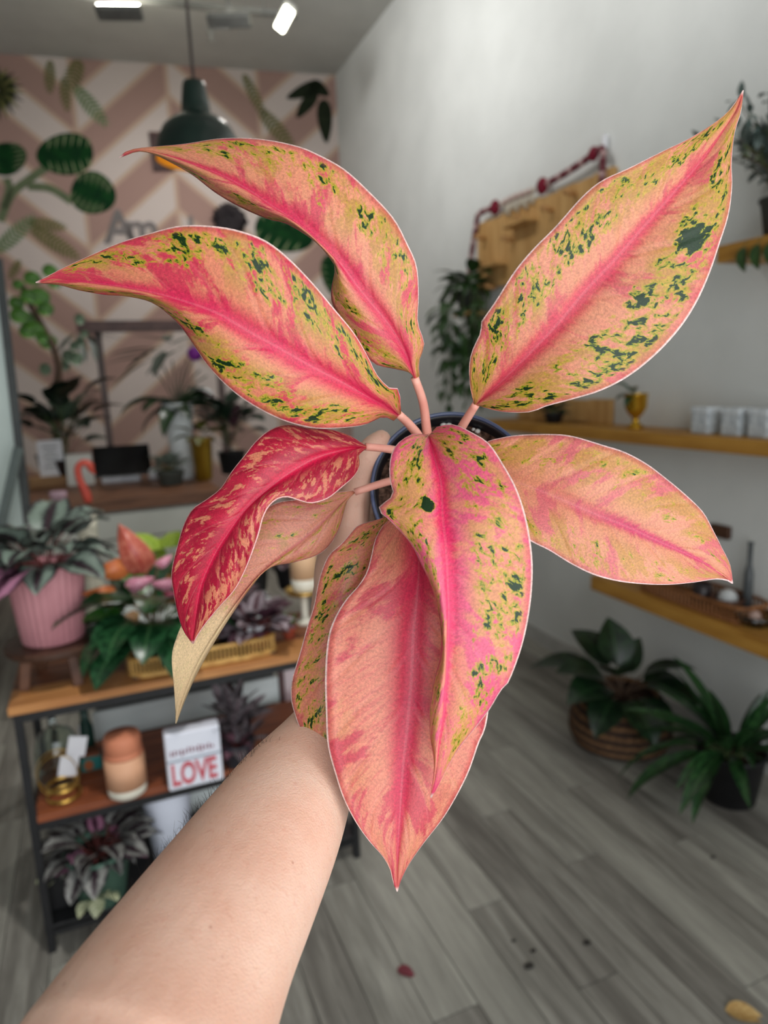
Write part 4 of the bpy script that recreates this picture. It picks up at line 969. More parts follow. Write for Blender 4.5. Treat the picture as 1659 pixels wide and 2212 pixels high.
p = on_w(1615, 1290, zLow, .05); bo = thing('slim_bottle', 'slim grey bottle against the wall on the lowest shelf', 'bottle', p)
zt = at(1610, 1168, X=W - .05)[2] - zLow
MB().lathe([(.014, 0), (.017, .006), (.017, zt * .55), (.009, zt * .7), (.009, zt * .95), (.012, zt), (.0001, zt)], p, 18).build('body', mat((84, 88, 90), (66, 70, 72), 10, .35), bo, True)
p = at(1556, 1148, X=W - .012); pl_ = MB().box(p, (.022, .09, .05)).build('wooden_plaque', mat((86, 56, 38), (66, 42, 28), 10, .6), bevel=.006); tag(pl_, 'small dark wooden plaque on the wall above the lowest shelf', 'plaque')

# ================================================================== FLOOR PLANTS BY THE RIGHT WALL
pb = at(1378, 1640, Z=.006); bc = np.array([min(pb[0] + .04, W - .215), pb[1] + .15, .006])
fb = thing('basket_plant', 'large-leaved plant in a round coiled basket on the floor', 'plant', bc)
bk_ = MB(); prof = []
for i in range(12):
    z_ = .012 + i * .0175; r0 = .140 + .055 * math.sin(math.pi * min(1, (i + 2) / 13) ** .8)
    pts = [bc + [r0 * math.cos(a), r0 * math.sin(a), z_] for a in np.linspace(0, 2 * math.pi, 33)]
    MB().tube(pts, .0105, 6, cap=False).build('coil', mat((128, 94, 62), (84, 58, 38), 60, .8) if i % 2 else mat((62, 44, 32), (40, 28, 22), 60, .8), fb, True)
MB().lathe([(.14, .0), (.17, .06), (.17, .15), (.165, .19), (.0001, .191)], bc, 24).build('soil', SOIL, fb)
cal = [leaf_mesh([FGD, STEMB], .14, .22, .16, e[0], e[1], 'ovate', cup=.25, pr=.004) for e in ((78, 10), (50, -25), (35, -55), (85, 40), (62, -5))]
for az, k, s in ((2.4, 1, 1.15), (2.9, 4, 1.0), (3.3, 1, 1.0), (3.7, 2, .9), (4.4, 2, .95), (5.0, 1, 1.0), (5.5, 4, .95), (.3, 3, .75), (1.2, 3, .95), (1.8, 0, 1.0), (5.9, 1, .8), (4.0, 0, .9), (4.8, 2, .8)):
    put_leaf(fb, cal[k], bc + [0, 0, .18], az, 0, s, rnd.uniform(-.25, .25))
pc2 = at(1606, 1742, Z=.006); pc2 = pc2 + [.0, .06, 0]; pc2[0] = min(pc2[0], W - .14)
fp2 = thing('floor_plant', 'strap-leaved green plant in a black pot on the floor at the right', 'plant', pc2)
pot(fp2, pc2, .085, .11, .19, BLK)
stp = [leaf_mesh([FGS, STEMG], .05, .32, .052, e[0], e[1], 'lance', cup=.35, seg=10, pr=.004) for e in ((85, 55), (70, 0), (55, -40), (80, 25), (40, -60))]
r2 = random.Random(17)
for i in range(44):
    az = r2.uniform(0, 6.28); s = r2.uniform(.7, 1.1) * (.7 if math.cos(az) > .3 else 1)
    put_leaf(fp2, stp[i % 5], pc2 + [.03 * math.cos(az), .03 * math.sin(az), .16], az, r2.uniform(-.1, .1), s, r2.uniform(-.3, .3))
# fallen leaves and crumbs on the boards
def fallen(px, py, L_, Wd, az, m, label, name='fallen_leaf'):
    p = at(px, py, Z=.004); o = link(name, leaf_mesh([m, m], 0, L_, Wd, 8, -14, 'ovate', cup=.3), None); o.location = tuple(p); o.rotation_euler = (.12, 0, az); tag(o, label, 'leaf'); return o
fallen(858, 2092, .055, .03, -.9, leafmat((96, 26, 40), (120, 40, 52), None, .5), 'dark red petal lying on the floor boards')
fallen(1566, 2182, .09, .05, -.7, leafmat((196, 150, 84), (222, 186, 120), None, .5), 'dry tan leaf on the floor at the lower right corner')
for px_, py_, r_, lab in ((1268, 2038, .008, 'dark crumb, furthest right of the specks on the floor'), (1143, 2089, .010, 'largest dark crumb on the pale floor board'), (1152, 2055, .006, 'tiny dark crumb just behind the largest one'), (1110, 2033, .005, 'tiny dark crumb, leftmost of the floor specks'), (1540, 1853, .006, 'lone dark crumb on the floor near the black pot')):
    p = at(px_, py_, Z=.002); o = MB().ball(p + [0, 0, r_ * .4], r_, 8, 5, sc=(1.5, 1, .4)).build('crumb', mat((52, 48, 44), None, 60, .9), smooth=True); tag(o, lab, 'crumb', 'specks on the floor')

# ================================================================== THE HELD PLANT
def agl_mat(name, seed, base=(214, 132, 106), pink=(206, 72, 88), olive=(190, 142, 74), rib=(210, 38, 82), spots=.61, olv=.52, pinkth=.53, ribw=.17, patches=(), margin=(246, 214, 206), pale=0.0, vr=1.0, dark=(14, 46, 12), halo=(138, 146, 22), strk=.25, osc=42, oamt=.9, yel=.75, og=0.0, ribv=None):
    t = NT(name); uv = t.sep(t.coord('UV')); us = t.math('MULTIPLY_ADD', uv[0], 2.0, -1.0); u = t.math('ABSOLUTE', us); v = uv[1]
    across = t.math('SUBTRACT', t.math('MULTIPLY', v, .215), t.math('MULTIPLY', u, .030))     # along the side veins
    gvec = t.vec(t.math('MULTIPLY', us, .045), t.math('MULTIPLY', v, .22), seed)
    fine = t.noise(gvec, 620, 3, .75); mott = t.noise(gvec, 170, 3, .65)
    vec = t.vec(t.math('MULTIPLY', us, .026), across, seed * 1.37)
    n1 = t.noise(vec, 40, 6, .66, .3); n2 = t.noise(t.vec(t.math('MULTIPLY', us, .026), across, seed + 9.1), osc, 6, .66, .25)
    vs_ = t.vec(t.math('MULTIPLY', us, .044), across, seed + 4.4)
    n3 = t.noise(vs_, 260, 3, .6, .6); n4 = t.noise(vs_, 70, 3, .55)
    streak = t.noise(t.vec(t.math('MULTIPLY', us, .016), t.math('MULTIPLY', across, 3.2), seed + 2), 80, 4, .7)
    col = t.mix(t.step(pinkth - .03, pinkth + .05, n1), lin(base), lin(pink))
    if og: n2 = t.math('ADD', n2, t.math('MULTIPLY', t.math('MULTIPLY', us, v), og))
    col = t.mix(t.math('MULTIPLY', t.step(.47, .62, streak), strk), col, lin(pink))
    away = t.step(ribw * .5, ribw * 1.6 + .05, u)
    col = t.mix(t.math('MULTIPLY', t.step(olv, olv + .06, n2), t.math('MULTIPLY', away, oamt)), col, lin(olive))
    ln = t.math('ABSOLUTE', t.math('SUBTRACT', t.math('FRACT', t.math('MULTIPLY', t.math('SUBTRACT', t.math('MULTIPLY', v, .215), t.math('MULTIPLY', t.math('POWER', u, .8), .055)), 34.0)), .5))
    col = t.mix(t.math('MULTIPLY', t.math('MULTIPLY', t.step(.05, .01, ln), t.step(.04, .16, u)), .10), col, lin((236, 160, 150)))
    # dark flecks with a yellow-green halo, gathered where n4 is high
    s = t.math('ADD', t.math('MULTIPLY', n3, .52), t.math('MULTIPLY', n4, .48))
    s = t.math('SUBTRACT', s, t.math('MULTIPLY', t.math('SUBTRACT', 1.0, away), .3))
    s = t.math('SUBTRACT', s, t.step(.88, 1.0, u, 0, .25)); s = t.math('SUBTRACT', s, t.step(.90, 1.0, v, 0, .25))
    for pu, pv, ru, rv, amt in patches:
        d = t.math('ADD', t.math('POWER', t.math('DIVIDE', t.math('SUBTRACT', us, pu), ru), 2.0), t.math('POWER', t.math('DIVIDE', t.math('SUBTRACT', v, pv), rv), 2.0))
        s = t.math('ADD', s, t.step(1.3, .1, d, 0, amt))
    col = t.mix(t.step(spots - .105, spots - .04, s, 0, yel), col, lin((186, 160, 46)))
    col = t.mix(t.step(spots - .034, spots - .010, s), col, lin(halo)); col = t.mix(t.step(spots - .004, spots + .014, s), col, lin(dark))
    # midrib: broad soft band, ragged edge, paler line in the middle
    w = t.math('MULTIPLY', t.math('MULTIPLY_ADD', t.math('POWER', v, vr), -.70, 1.0), ribw)
    ru_ = t.math('ADD', u, t.math('MULTIPLY_ADD', streak, .22, -.11))
    rs_ = t.math('MULTIPLY', t.step(1.35, .25, t.math('DIVIDE', ru_, w)), .92)
    if ribv: rs_ = t.math("MULTIPLY", rs_, t.step(ribv[0], ribv[1], v))
    col = t.mix(rs_, col, lin(rib))
    col = t.mix(t.step(.028, .010, u, 0, .16), col, lin((240, 150, 160)))
    # side veins, pink rim, thin margin and tip with translucent edge glow painted pale
    col = t.mix(t.step(.86, .985, u, 0, .6), col, lin(pink)); col = t.mix(t.step(.93, 1.0, v, 0, .6), col, lin(rib))
    col = t.mix(t.step(.972, .992, u), col, lin(margin)); col = t.mix(t.step(.985, .997, v), col, lin(margin))
    if pale: col = t.mix(t.step(pale, pale + .14, v, 0, .82), col, lin((240, 216, 168)))
    g = t.math('ADD', t.math('MULTIPLY_ADD', fine, 1.35, .13), t.math('MULTIPLY', mott, .36))
    col = t.mix(1.0, col, t.vec(g, g, g), 'MULTIPLY')
    hgt = t.math('ADD', t.math('MULTIPLY', fine, .4), t.math('MULTIPLY', t.math('MULTIPLY', t.step(.16, .02, ln), t.step(.04, .16, u)), -.6)); t.bump(hgt, .35, .0012)
    m = t.fin(col, .38, .45)
    tr_ = t.n('ShaderNodeBsdfTranslucent'); t.put(tr_.inputs[0], col); mx = t.n('ShaderNodeMixShader'); mx.inputs[0].default_value = .14
    t.t.links.new(t.b.outputs[0], mx.inputs[1]); t.t.links.new(tr_.outputs[0], mx.inputs[2]); t.t.links.new(mx.outputs[0], t.out.inputs[0])
    return m
PET = mat((232, 168, 150), (222, 148, 132), 60, .45, spec=.4)
rim_c = P(978, 1056, .490)
AX = nrm(R @ np.array([-.02, .26, -.965]))                # pot axis, tipped towards the lens
pl = thing('potted_aglaonema', 'pink aglaonema with green-flecked leaves in a black nursery pot, held up in front', 'plant', rim_c - AX * .11)
def blade(mid, L, Rr, m, dl=-.008, dr=-.008, bulge=.0035, N=56, K=9, ph=0.0, wav=.0015, label=None, pinch=None):
    """leaf blade from three pixel lines (base to tip); mid carries the distance from the lens"""
    c = catmull(mid, N + 1); l = catmull(L, N + 1); r = catmull(Rr, N + 1); vs = []; uv = []; C = np.array(mid)
    for i in range(N + 1):
        t_ = i / N; d0 = c[i][2]; env = math.sin(math.pi * min(1, t_ * .96 + .02)) ** .6
        for j in range(2 * K + 1):
            u = (j - K) / K; au = abs(u); e = l[i] if u < 0 else r[i]; de = (dl if u < 0 else dr) * env
            x = c[i][0] + (e[0] - c[i][0]) * au; y = c[i][1] + (e[1] - c[i][1]) * au
            d = d0 + de * au ** 1.5 - bulge * math.sin(math.pi * min(1, au * 1.15)) * env + .0016 * math.exp(-(u / .05) ** 2) * (1 - t_)
            d += wav * math.sin(t_ * 17 + (3 if u < 0 else 0) + ph) * au ** 2 * env
            vs.append(P(x, y, d)); uv.append((.5 + u / 2, t_))
    k = 2 * K + 1; b = MB()
    b.add(vs, [(i * k + j, i * k + j + 1, (i + 1) * k + j + 1, (i + 1) * k + j) for i in range(N) for j in range(2 * K)], 0, uv)
    o = b.build('leaf', m, pl, True, fix=False, label=label)
    sf = o.modifiers.new('thickness', 'SOLIDIFY'); sf.thickness = .0009; sf.offset = 0
    return o
def petiole(leaf, pts, r0=.0036, r1=.0027):
    c = catmull([P(*q) for q in pts], 16); MB().tube(c, np.linspace(r0, r1, 16), 12).build('petiole', PET, leaf, True)

# A: far upper-left leaf
mA = agl_mat('leaf_upper', 1.0, base=(224, 146, 112), pink=(212, 84, 96), spots=.592, olv=.51, ribw=.30, pinkth=.54)
A = blade([(896, 818, .448), (874, 757, .436), (841, 702, .426), (777, 626, .416), (735, 571, .412), (680, 516, .410), (630, 474, .410), (588, 447, .411), (537, 411, .414), (482, 381, .419), (419, 356, .427), (355, 335, .437), (300, 325, .447), (258, 340, .455)],
          [(889, 803), (849, 795), (809, 786), (777, 752), (745, 705), (720, 660), (716, 628), (725, 580), (714, 558), (680, 520), (621, 483), (579, 472), (520, 447), (465, 415), (419, 379), (377, 354), (334, 333), (298, 326), (258, 340)],
          [(906, 812), (904, 782), (916, 742), (902, 696), (904, 639), (900, 575), (879, 525), (849, 470), (794, 411), (744, 366), (693, 337), (642, 316), (562, 301), (478, 300), (398, 312), (301, 321), (271, 329), (258, 340)], mA, .012, .002, ph=1, label='arching speckled pink leaf pointing to the upper left')
petiole(A, [(930, 985, .487), (922, 930, .474), (914, 870, .462), (896, 816, .448)])
# B: left leaf
mB = agl_mat('leaf_left', 2.0, base=(220, 134, 102), pink=(206, 62, 82), spots=.566, olv=.48, pinkth=.51, ribw=.32)
B = blade([(862, 897, .446), (809, 865, .424), (738, 825, .408), (668, 789, .397), (592, 746, .390), (531, 713, .387), (475, 680, .386), (414, 657, .387), (344, 637, .390), (273, 622, .395), (202, 612, .402), (136, 607, .409), (78, 610, .415)],
          [(850, 908), (825, 900), (784, 918), (718, 925), (668, 923), (607, 906), (546, 875), (500, 842), (455, 797), (425, 754), (394, 708), (359, 673), (323, 650), (273, 639), (227, 636), (171, 626), (126, 614), (78, 610)],
          [(866, 892), (861, 842), (840, 837), (814, 809), (794, 769), (764, 718), (723, 668), (678, 614), (627, 561), (576, 521), (516, 498), (455, 488), (389, 488), (328, 503), (263, 523), (202, 549), (136, 579), (100, 598), (78, 610)], mB, .010, -.006, ph=.4, label='broad green-flecked pink leaf pointing left')
petiole(B, [(918, 985, .486), (905, 945, .470), (885, 918, .458), (860, 894, .446)])
# C: upper-right leaf
mC = agl_mat('leaf_right_upper', 3.0, base=(220, 144, 112), pink=(208, 96, 98), rib=(208, 58, 84), spots=.566, olv=.475, ribw=.25, pinkth=.55, vr=.7, patches=((.55, .64, .26, .045, .13), (.72, .55, .16, .05, .04), (.55, .44, .22, .05, .04), (-.5, .5, .3, .06, .02)))
Cc = blade([(1028, 874, .446), (1079, 828, .430), (1139, 769, .417), (1203, 701, .408), (1266, 626, .403), (1330, 558, .400), (1386, 494, .400), (1449, 423, .402), (1505, 359, .406), (1553, 295, .412), (1589, 240, .418), (1605, 196, .423)],
           [(1024, 872), (1016, 840), (1013, 793), (1020, 757), (1040, 713), (1036, 701), (1071, 649), (1111, 586), (1151, 538), (1199, 490), (1255, 427), (1298, 391), (1358, 363), (1430, 327), (1489, 299), (1545, 264), (1577, 236), (1605, 196)],
           [(1034, 876), (1068, 886), (1099, 891), (1147, 890), (1179, 878), (1239, 862), (1298, 844), (1358, 813), (1418, 765), (1469, 709), (1505, 653), (1533, 590), (1553, 530), (1573, 466), (1581, 403), (1580, 351), (1587, 287), (1601, 240), (1605, 196)], mC, -.006, -.004, ph=2, label='large upright leaf with a dark green patch, pointing to the upper right')
petiole(Cc, [(965, 985, .487), (985, 945, .472), (1005, 910, .459), (1029, 872, .446)])
# I: leaf behind the red one
mI = agl_mat('leaf_behind', 9.0, base=(212, 138, 112), pink=(200, 104, 94), rib=(196, 104, 92), olive=(190, 138, 94), spots=0.635, olv=.56, ribw=.06, pinkth=.60, pale=.50)
I = blade([(765, 1063, .472), (720, 1105, .464), (665, 1158, .459), (600, 1208, .456), (552, 1252, .456), (508, 1306, .458), (462, 1372, .462), (422, 1440, .467), (396, 1505, .472), (380, 1562, .478)],
          [(762, 1060), (705, 1066), (645, 1078), (594, 1087), (545, 1120), (500, 1170), (450, 1240), (410, 1310), (388, 1360), (374, 1400), (371, 1430), (375, 1475), (378, 1515), (380, 1562)],
          [(766, 1064), (750, 1080), (742, 1105), (733, 1140), (714, 1175), (685, 1199), (635, 1214), (580, 1226), (540, 1270), (502, 1324), (464, 1384), (426, 1453), (401, 1507), (380, 1562)], mI, -.004, .006, .002, label='dull salmon leaf with a pale curling tip behind the red leaf')
petiole(I, [(925, 1020, .489), (890, 1030, .480), (840, 1040, .474), (766, 1063, .472)], .0031, .0025)
# H: red leaf
mH = agl_mat('leaf_red', 8.0, base=(192, 36, 64), pink=(170, 20, 52), olive=(222, 142, 106), rib=(210, 12, 66), spots=.80, olv=.50, ribw=.24, pinkth=.50, vr=.4, margin=(240, 186, 180), strk=.35, osc=140, oamt=.8, yel=0.0, og=.07)
Hh = blade([(791, 966, .452), (746, 971, .440), (685, 988, .430), (628, 1020, .423), (578, 1058, .419), (530, 1102, .417), (492, 1153, .418), (461, 1203, .421), (435, 1263, .426), (424, 1322, .432), (417, 1390, .440)],
           [(791, 964), (774, 953), (755, 941), (714, 928), (666, 925), (622, 917), (584, 928), (553, 953), (530, 982), (502, 1017), (477, 1055), (445, 1080), (416, 1100), (397, 1134), (383, 1181), (371, 1235), (375, 1276), (385, 1327), (397, 1362), (417, 1390)],
           [(790, 970), (774, 985), (777, 1004), (765, 1029), (736, 1055), (708, 1077), (673, 1087), (647, 1081), (622, 1073), (600, 1077), (581, 1093), (568, 1118), (559, 1153), (546, 1191), (530, 1232), (508, 1273), (477, 1308), (445, 1346), (426, 1374), (417, 1390)], mH, .004, -.006, ph=1.2, label='deep red wavy leaf pointing to the lower left')
petiole(Hh, [(915, 1000, .487), (880, 980, .473), (840, 970, .462), (790, 965, .452)], .0031, .0025)
# G: right leaf
mG = agl_mat('leaf_right', 7.0, base=(224, 150, 116), pink=(216, 112, 114), olive=(200, 144, 82), rib=(200, 30, 92), spots=.635, olv=.49, ribw=.26, pinkth=.53, vr=.5, margin=(250, 216, 212), ribv=(.15, .6))
G = blade([(1030, 1005, .456), (1070, 1022, .446), (1110, 1039, .439), (1175, 1063, .431), (1233, 1088, .426), (1283, 1110, .424), (1348, 1135, .423), (1410, 1164, .424), (1471, 1191, .427), (1518, 1215, .431), (1554, 1240, .435), (1582, 1260, .439)],
          [(1034, 998), (1040, 970), (1053, 954), (1077, 947), (1120, 940), (1193, 938), (1240, 943), (1301, 961), (1348, 976), (1395, 1001), (1439, 1034), (1482, 1070), (1518, 1106), (1540, 1146), (1558, 1182), (1576, 1220), (1582, 1260)],
          [(1030, 1012), (1045, 1060), (1085, 1130), (1146, 1169), (1186, 1189), (1233, 1218), (1283, 1242), (1337, 1256), (1392, 1262), (1446, 1263), (1500, 1258), (1544, 1251), (1569, 1253), (1582, 1260)], mG, .004, -.008, ph=.8, label='plain salmon leaf with few flecks pointing right')
petiole(G, [(960, 1005, .488), (985, 1000, .475), (1008, 1000, .465), (1032, 1006, .456)])
# F: leaf tucked behind the lowest leaf
mF = agl_mat('leaf_tucked', 6.0, base=(216, 134, 106), pink=(202, 94, 92), spots=.572, olv=.53, ribw=.05, pinkth=.55, yel=.5, oamt=.6)
Fo = blade([(835, 1118, .462), (812, 1190, .450), (780, 1280, .442), (752, 1380, .437), (735, 1480, .433), (735, 1580, .429), (752, 1650, .426), (775, 1700, .424)],
           [(830, 1118), (813, 1124), (774, 1135), (756, 1153), (737, 1175), (712, 1197), (698, 1225), (687, 1262), (678, 1309), (663, 1356), (647, 1414), (631, 1468), (629, 1508), (635, 1536), (648, 1572), (672, 1611), (699, 1641), (730, 1668), (775, 1700)],
           [(840, 1120), (850, 1200), (850, 1300), (845, 1400), (838, 1500), (825, 1590), (802, 1660), (775, 1700)], mF, .002, -.002, label='green-flecked leaf tucked behind the lowest leaf')
petiole(Fo, [(935, 1035, .489), (910, 1070, .480), (875, 1100, .470), (836, 1119, .462)], .0031, .0025)
# E: lowest big leaf
mE = agl_mat('leaf_lowest', 5.0, base=(216, 132, 108), pink=(198, 76, 86), olive=(212, 146, 104), rib=(200, 36, 76), spots=.74, olv=.53, ribw=.40, pinkth=.535, vr=1.1, strk=.40, yel=0.0, oamt=.5)
Eo = blade([(868, 1112, .446), (892, 1160, .434), (905, 1218, .424), (900, 1298, .416), (893, 1370, .411), (889, 1461, .408), (884, 1520, .406), (878, 1590, .404), (871, 1650, .403), (867, 1710, .402), (862, 1792, .402), (858, 1867, .403), (858, 1925, .404)],
           [(850, 1118), (828, 1135), (810, 1166), (802, 1200), (792, 1236), (774, 1265), (748, 1294), (727, 1327), (712, 1363), (705, 1406), (702, 1470), (704, 1545), (708, 1611), (724, 1671), (742, 1725), (769, 1777), (799, 1819), (826, 1849), (843, 1879), (849, 1906), (858, 1925)],
           [(885, 1118), (935, 1165), (990, 1240), (1035, 1330), (1055, 1430), (1058, 1500), (1049, 1569), (1034, 1605), (1013, 1665), (986, 1719), (956, 1768), (916, 1819), (886, 1861), (871, 1888), (862, 1909), (858, 1925)], mE, -.006, .006, ph=.3, label='big plain pink leaf pointing straight down')
petiole(Eo, [(945, 1040, .489), (925, 1070, .474), (900, 1092, .460), (868, 1113, .446)])
# D: front leaf
mD = agl_mat('leaf_front', 4.0, base=(230, 138, 118), pink=(228, 96, 128), rib=(232, 34, 96), olive=(212, 158, 94), spots=.582, olv=.52, pinkth=.485, ribw=.22, vr=.5, patches=((-.26, .205, .15, .024, .46), (-.35, .15, .30, .015, .07), (.75, .48, .14, .05, .04)), oamt=.75)
D = blade([(927, 943, .432), (940, 994, .408), (953, 1045, .394), (956, 1117, .382), (962, 1175, .375), (965, 1244, .371), (967, 1316, .369), (965, 1388, .369), (962, 1461, .370), (957, 1545, .373), (947, 1611, .377), (941, 1665, .381), (931, 1722, .386)],
          [(920, 940), (904, 938), (882, 942), (853, 965), (842, 998), (842, 1037), (848, 1070), (817, 1099), (839, 1121), (860, 1142), (889, 1175), (911, 1218), (933, 1265), (947, 1316), (954, 1363), (953, 1414), (940, 1464), (935, 1487), (929, 1536), (930, 1587), (938, 1635), (938, 1674), (931, 1722)],
          [(932, 936), (947, 922), (983, 918), (1016, 933), (1056, 958), (1088, 1005), (1114, 1052), (1132, 1103), (1144, 1160), (1150, 1218), (1148, 1280), (1139, 1345), (1124, 1406), (1099, 1471), (1082, 1490), (1058, 1530), (1028, 1569), (992, 1614), (965, 1659), (943, 1702), (931, 1722)], mD, .008, .004, ph=.6, label='bright front leaf with a dark green patch, hanging down over the others')
petiole(D, [(950, 1030, .488), (948, 1000, .470), (936, 965, .452), (927, 945, .434)])

# pot, soil and perlite
Mz = np.array((lambda z: (lambda x: [x, np.cross(z, x), z])(nrm(np.cross([0, 0, 1.], z))))(AX)).T
POTB = mat((26, 28, 34), (20, 22, 28), 14, .35, spec=.6)
base_c = rim_c - AX * .105
po = MB().lathe([(.0405, 0), (.042, .003), (.0535, .092), (.0575, .093), (.0585, .097), (.0585, .1035), (.0575, .105), (.0550, .105), (.0540, .1035), (.0525, .095), (.041, .01), (.0001, .008)], base_c, 72, M=Mz).build('pot', POTB, pl, True)
rl = MB().lathe([(.0566, .1046), (.0580, .1052), (.0584, .1058), (.0578, .1064), (.0562, .1060), (.0556, .1050), (.0566, .1046)], base_c, 72, M=Mz, cap=False).build('rim_bead_sheen', mat((88, 102, 136), (74, 88, 122), 14, .3, spec=.7), pl, True)  # lip bead in paler blue, the rim highlight put into its colour
r3 = random.Random(5); sb = MB(); N = 40; vs = [base_c + Mz @ np.array([0, 0, .096])]
for i in range(1, 13):
    for k in range(N):
        a = 2 * math.pi * k / N; rr = .0530 * i / 12; vs.append(base_c + Mz @ np.array([rr * math.cos(a), rr * math.sin(a), .096 + r3.uniform(-.0022, .0022)]))
fs = [(0, 1 + k, 1 + (k + 1) % N) for k in range(N)] + [(1 + (i - 1) * N + k, 1 + (i - 1) * N + (k + 1) % N, 1 + i * N + (k + 1) % N, 1 + i * N + k) for i in range(1, 12) for k in range(N)]
sb.add(vs, fs).build('soil', mat((128, 100, 84), (56, 42, 36), 260, .95, bump=.9, spec=.1), pl)
gr = MB()
for k in range(260):
    a = r3.uniform(0, 6.28); rr = .052 * math.sqrt(r3.random()); s_ = r3.uniform(.0008, .0026)
    gr.ball(base_c + Mz @ np.array([rr * math.cos(a), rr * math.sin(a), .0975]), s_, 6, 4, 0 if r3.random() < .72 else 1, (r3.uniform(.7, 1.6), r3.uniform(.7, 1.4), r3.uniform(.6, 1)))
gr.build('perlite_and_bark', [mat((140, 112, 94), (84, 64, 54), 200, .9), mat((226, 226, 220), (206, 206, 200), 200, .8)], pl, True, kind='stuff')

# ================================================================== THE ARM AND HAND
def chain(b, pts, rad, seg=14, flat=1.0, n=None):
    p3 = [P(*q) for q in pts]; n = n or 6 * len(pts)
    c = catmull([list(a) + [r] for a, r in zip(p3, rad)], n)
    b.tube(c[:, :3], c[:, 3], seg, flat=flat); b.ball(c[-1][:3], c[-1][3] * .985, seg, 8); b.ball(c[0][:3], c[0][3] * .985, seg, 8)
ab = MB()
# forearm: (left edge, right edge, distance) in the photo -> centre and radius
sec = [((690, 1480), (792, 1610), .470, .0), ((640, 1532), (772, 1690), .455, 0), ((545, 1615), (745, 1800), .432, 0), ((440, 1735), (722, 1868), .402, 0), ((325, 1868), (686, 1970), .368, 0), ((190, 2022), (648, 2062), .336, 0), ((55, 2190), (606, 2210), .304, 0), ((-90, 2370), (560, 2380), .274, 0)]
cen = []; rd = []
for i, (a, b_, d, _) in enumerate(sec):
    a, b_ = np.array(a, float), np.array(b_, float)
    cen.append([(a[0] + b_[0]) / 2, (a[1] + b_[1]) / 2, d])
# perpendicular half width between the two silhouette lines
Ls = np.array([s[0] for s in sec], float); Rs = np.array([s[1] for s in sec], float); cc = np.array(cen)[:, :2]
def pdist(p, line):
    best = 1e9
    for i in range(len(line) - 1):
        a, b_ = line[i], line[i + 1]; t_ = np.clip((p - a) @ (b_ - a) / ((b_ - a) @ (b_ - a)), 0, 1); best = min(best, np.linalg.norm(p - a - (b_ - a) * t_))
    return best
for i in range(len(sec)):
    p = cc[i].copy()
    for _ in range(20):
        dl_, dr_ = pdist(p, Ls), pdist(p, Rs); dirv = nrm(Rs[i] - Ls[i]); p = p + dirv * (dr_ - dl_) * .4
    cen[i][0], cen[i][1] = p; rd.append(min(pdist(p, Ls), pdist(p, Rs)) / F * cen[i][2])
cen = [(752, 1400, .505)] + [tuple(c_) for c_ in cen]; rd = [.0265] + rd
chain(ab, cen, rd, 32, n=60)
# palm: overlapping rounded masses between wrist, thumb root and knuckles
for pts, rad in (([(752, 1420, .503), (745, 1330, .515), (750, 1230, .528), (770, 1150, .540)], [.0265, .026, .0225, .017]),
                 ([(765, 1420, .507), (790, 1330, .530), (815, 1250, .552), (835, 1200, .566)], [.025, .024, .020, .015]),
                 ([(775, 1430, .510), (820, 1350, .535), (850, 1290, .560)], [.023, .021, .014]),
                 ([(748, 1350, .508), (735, 1240, .508), (745, 1150, .508)], [.022, .0195, .0155])):
    chain(ab, pts, rad, 18)
# four fingers curling behind the pot, thumb along its left side
for pts, rad in (([(770, 1150, .542), (805, 1080, .582), (880, 1050, .612), (960, 1045, .618)], [.0125, .0098, .0090, .0072]),
                 ([(800, 1180, .556), (850, 1115, .600), (935, 1090, .622), (1015, 1085, .618)], [.0125, .0100, .0092, .0074]),
                 ([(825, 1215, .566), (885, 1160, .608), (960, 1140, .624), (1035, 1130, .616)], [.0120, .0096, .0088, .0070]),
                 ([(850, 1270, .566), (910, 1215, .600), (970, 1195, .612), (1020, 1185, .606)], [.0105, .0084, .0076, .0062]),
                 ([(748, 1180, .507), (762, 1085, .504), (784, 1008, .503), (806, 968, .503), (824, 950, .503)], [.0165, .0135, .0112, .0098, .0078])):
    chain(ab, pts, rad, 16)
tmp = bpy.data.objects.new('tmp', ab.mesh('tmp')); COL.objects.link(tmp)
rmx = tmp.modifiers.new('r', 'REMESH'); rmx.mode = 'VOXEL'; rmx.voxel_size = .0021
smx = tmp.modifiers.new('s', 'SMOOTH'); smx.factor = .5; smx.iterations = 9
bpy.context.view_layer.update(); dgx = bpy.context.evaluated_depsgraph_get()
arm_me = bpy.data.meshes.new_from_object(tmp.evaluated_get(dgx)); bpy.data.objects.remove(tmp); arm_me.name = 'person'; arm_me.shade_smooth()
t = NT('skin'); ob = t.coord('Object')
n1 = t.noise(ob, 22, 4, .6); n2 = t.noise(ob, 240, 3, .6); n3 = t.noise(ob, 900, 2)
c = t.mix(t.step(.3, .7, n1), lin((240, 200, 178)), lin((232, 184, 160)))
c = t.mix(t.math('MULTIPLY', t.step(.55, .75, n2), .35), c, lin((218, 156, 132)))
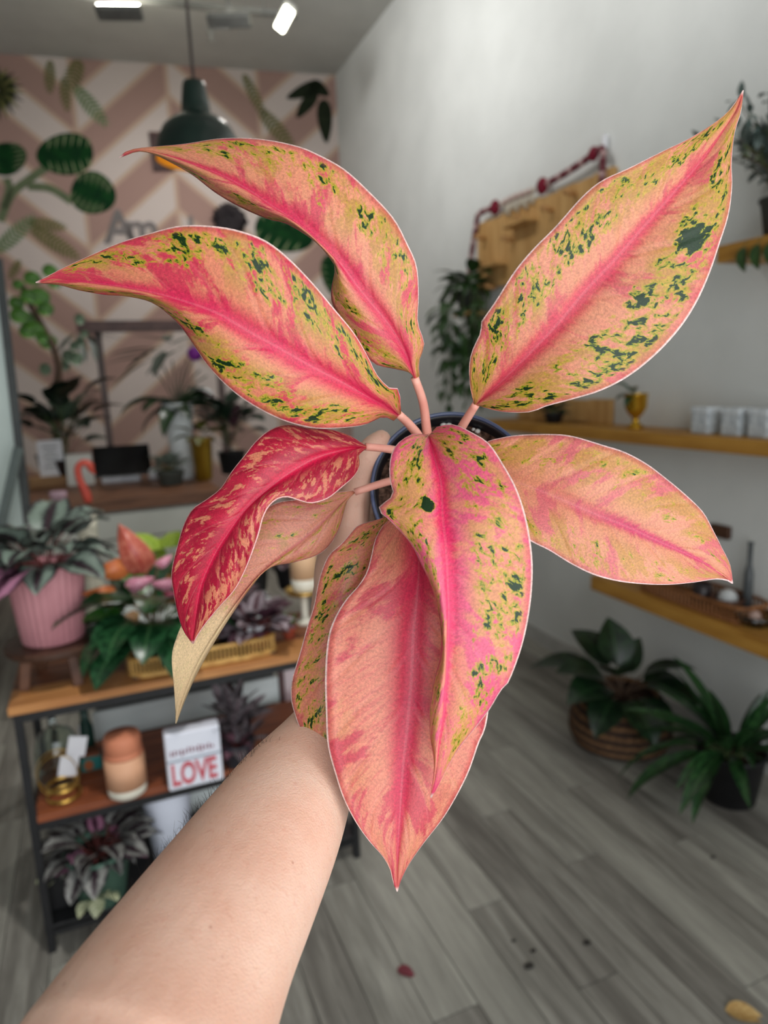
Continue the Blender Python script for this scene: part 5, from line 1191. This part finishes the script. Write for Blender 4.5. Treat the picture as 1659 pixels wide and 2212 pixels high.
vo = t.n('ShaderNodeTexVoronoi'); t.put(vo.inputs['Vector'], ob); vo.inputs['Scale'].default_value = 46
c = t.mix(t.step(.052, .025, vo.outputs['Distance'], 0, .45), c, lin((168, 96, 76)))
t.bump(t.math('ADD', n3, t.math('MULTIPLY', n2, .6)), .28, .0012)
t.b.inputs['Subsurface Weight'].default_value = .18; t.b.inputs['Subsurface Radius'].default_value = (.008, .003, .0015); t.b.inputs['Subsurface Scale'].default_value = .6
SKIN = t.fin(c, .48, .4)
pe = link('person', arm_me, SKIN); WO['person'] = np.zeros(3)
tag(pe, 'bare forearm and hand reaching in from the lower left, holding the potted plant', 'person')
# fine dark arm hairs along the left side
hb_ = MB(); r4 = random.Random(2)
from mathutils.bvhtree import BVHTree
bv = BVHTree.FromPolygons([v.co for v in arm_me.vertices], [p.vertices for p in arm_me.polygons])
for k in range(300):
    f_ = r4.uniform(.25, .98); i = np.interp(f_, np.linspace(0, 1, len(Ls)), np.arange(len(Ls))); i0 = int(min(i, len(Ls) - 2)); q = Ls[i0] + (Ls[i0 + 1] - Ls[i0]) * (i - i0)
    inn = nrm(np.array([.75, .66])) * (r4.random() ** 2.2) * 90 - np.array([4., 3.])
    d_ = np.interp(f_, np.linspace(0, 1, len(sec)), [s[2] for s in sec])
    pt, nn_, _, _ = bv.find_nearest(Vector(P(q[0] + inn[0], q[1] + inn[1], d_ - .01)))
    if pt is None: continue
    pt = np.array(pt); nn_ = np.array(nn_); al = nrm(P(400, 1700, .4) - P(250, 1950, .35)); tv = nrm(nn_ * .55 + al * r4.uniform(.3, 1.0) + np.array([r4.uniform(-.5, .5) for _ in range(3)]) * .6)
    Lh = r4.uniform(.0025, .0065); cv = np.array([r4.uniform(-1, 1) for _ in range(3)]) * .003
    hb_.tube([pt - nn_ * .0005, pt + tv * Lh * .5 + cv * .3, pt + tv * Lh + cv], [.00009, .00007, .00003], 3, cap=False)
hb_.build('arm_hair', mat((44, 32, 28), None, 20, .6), pe, kind='stuff')
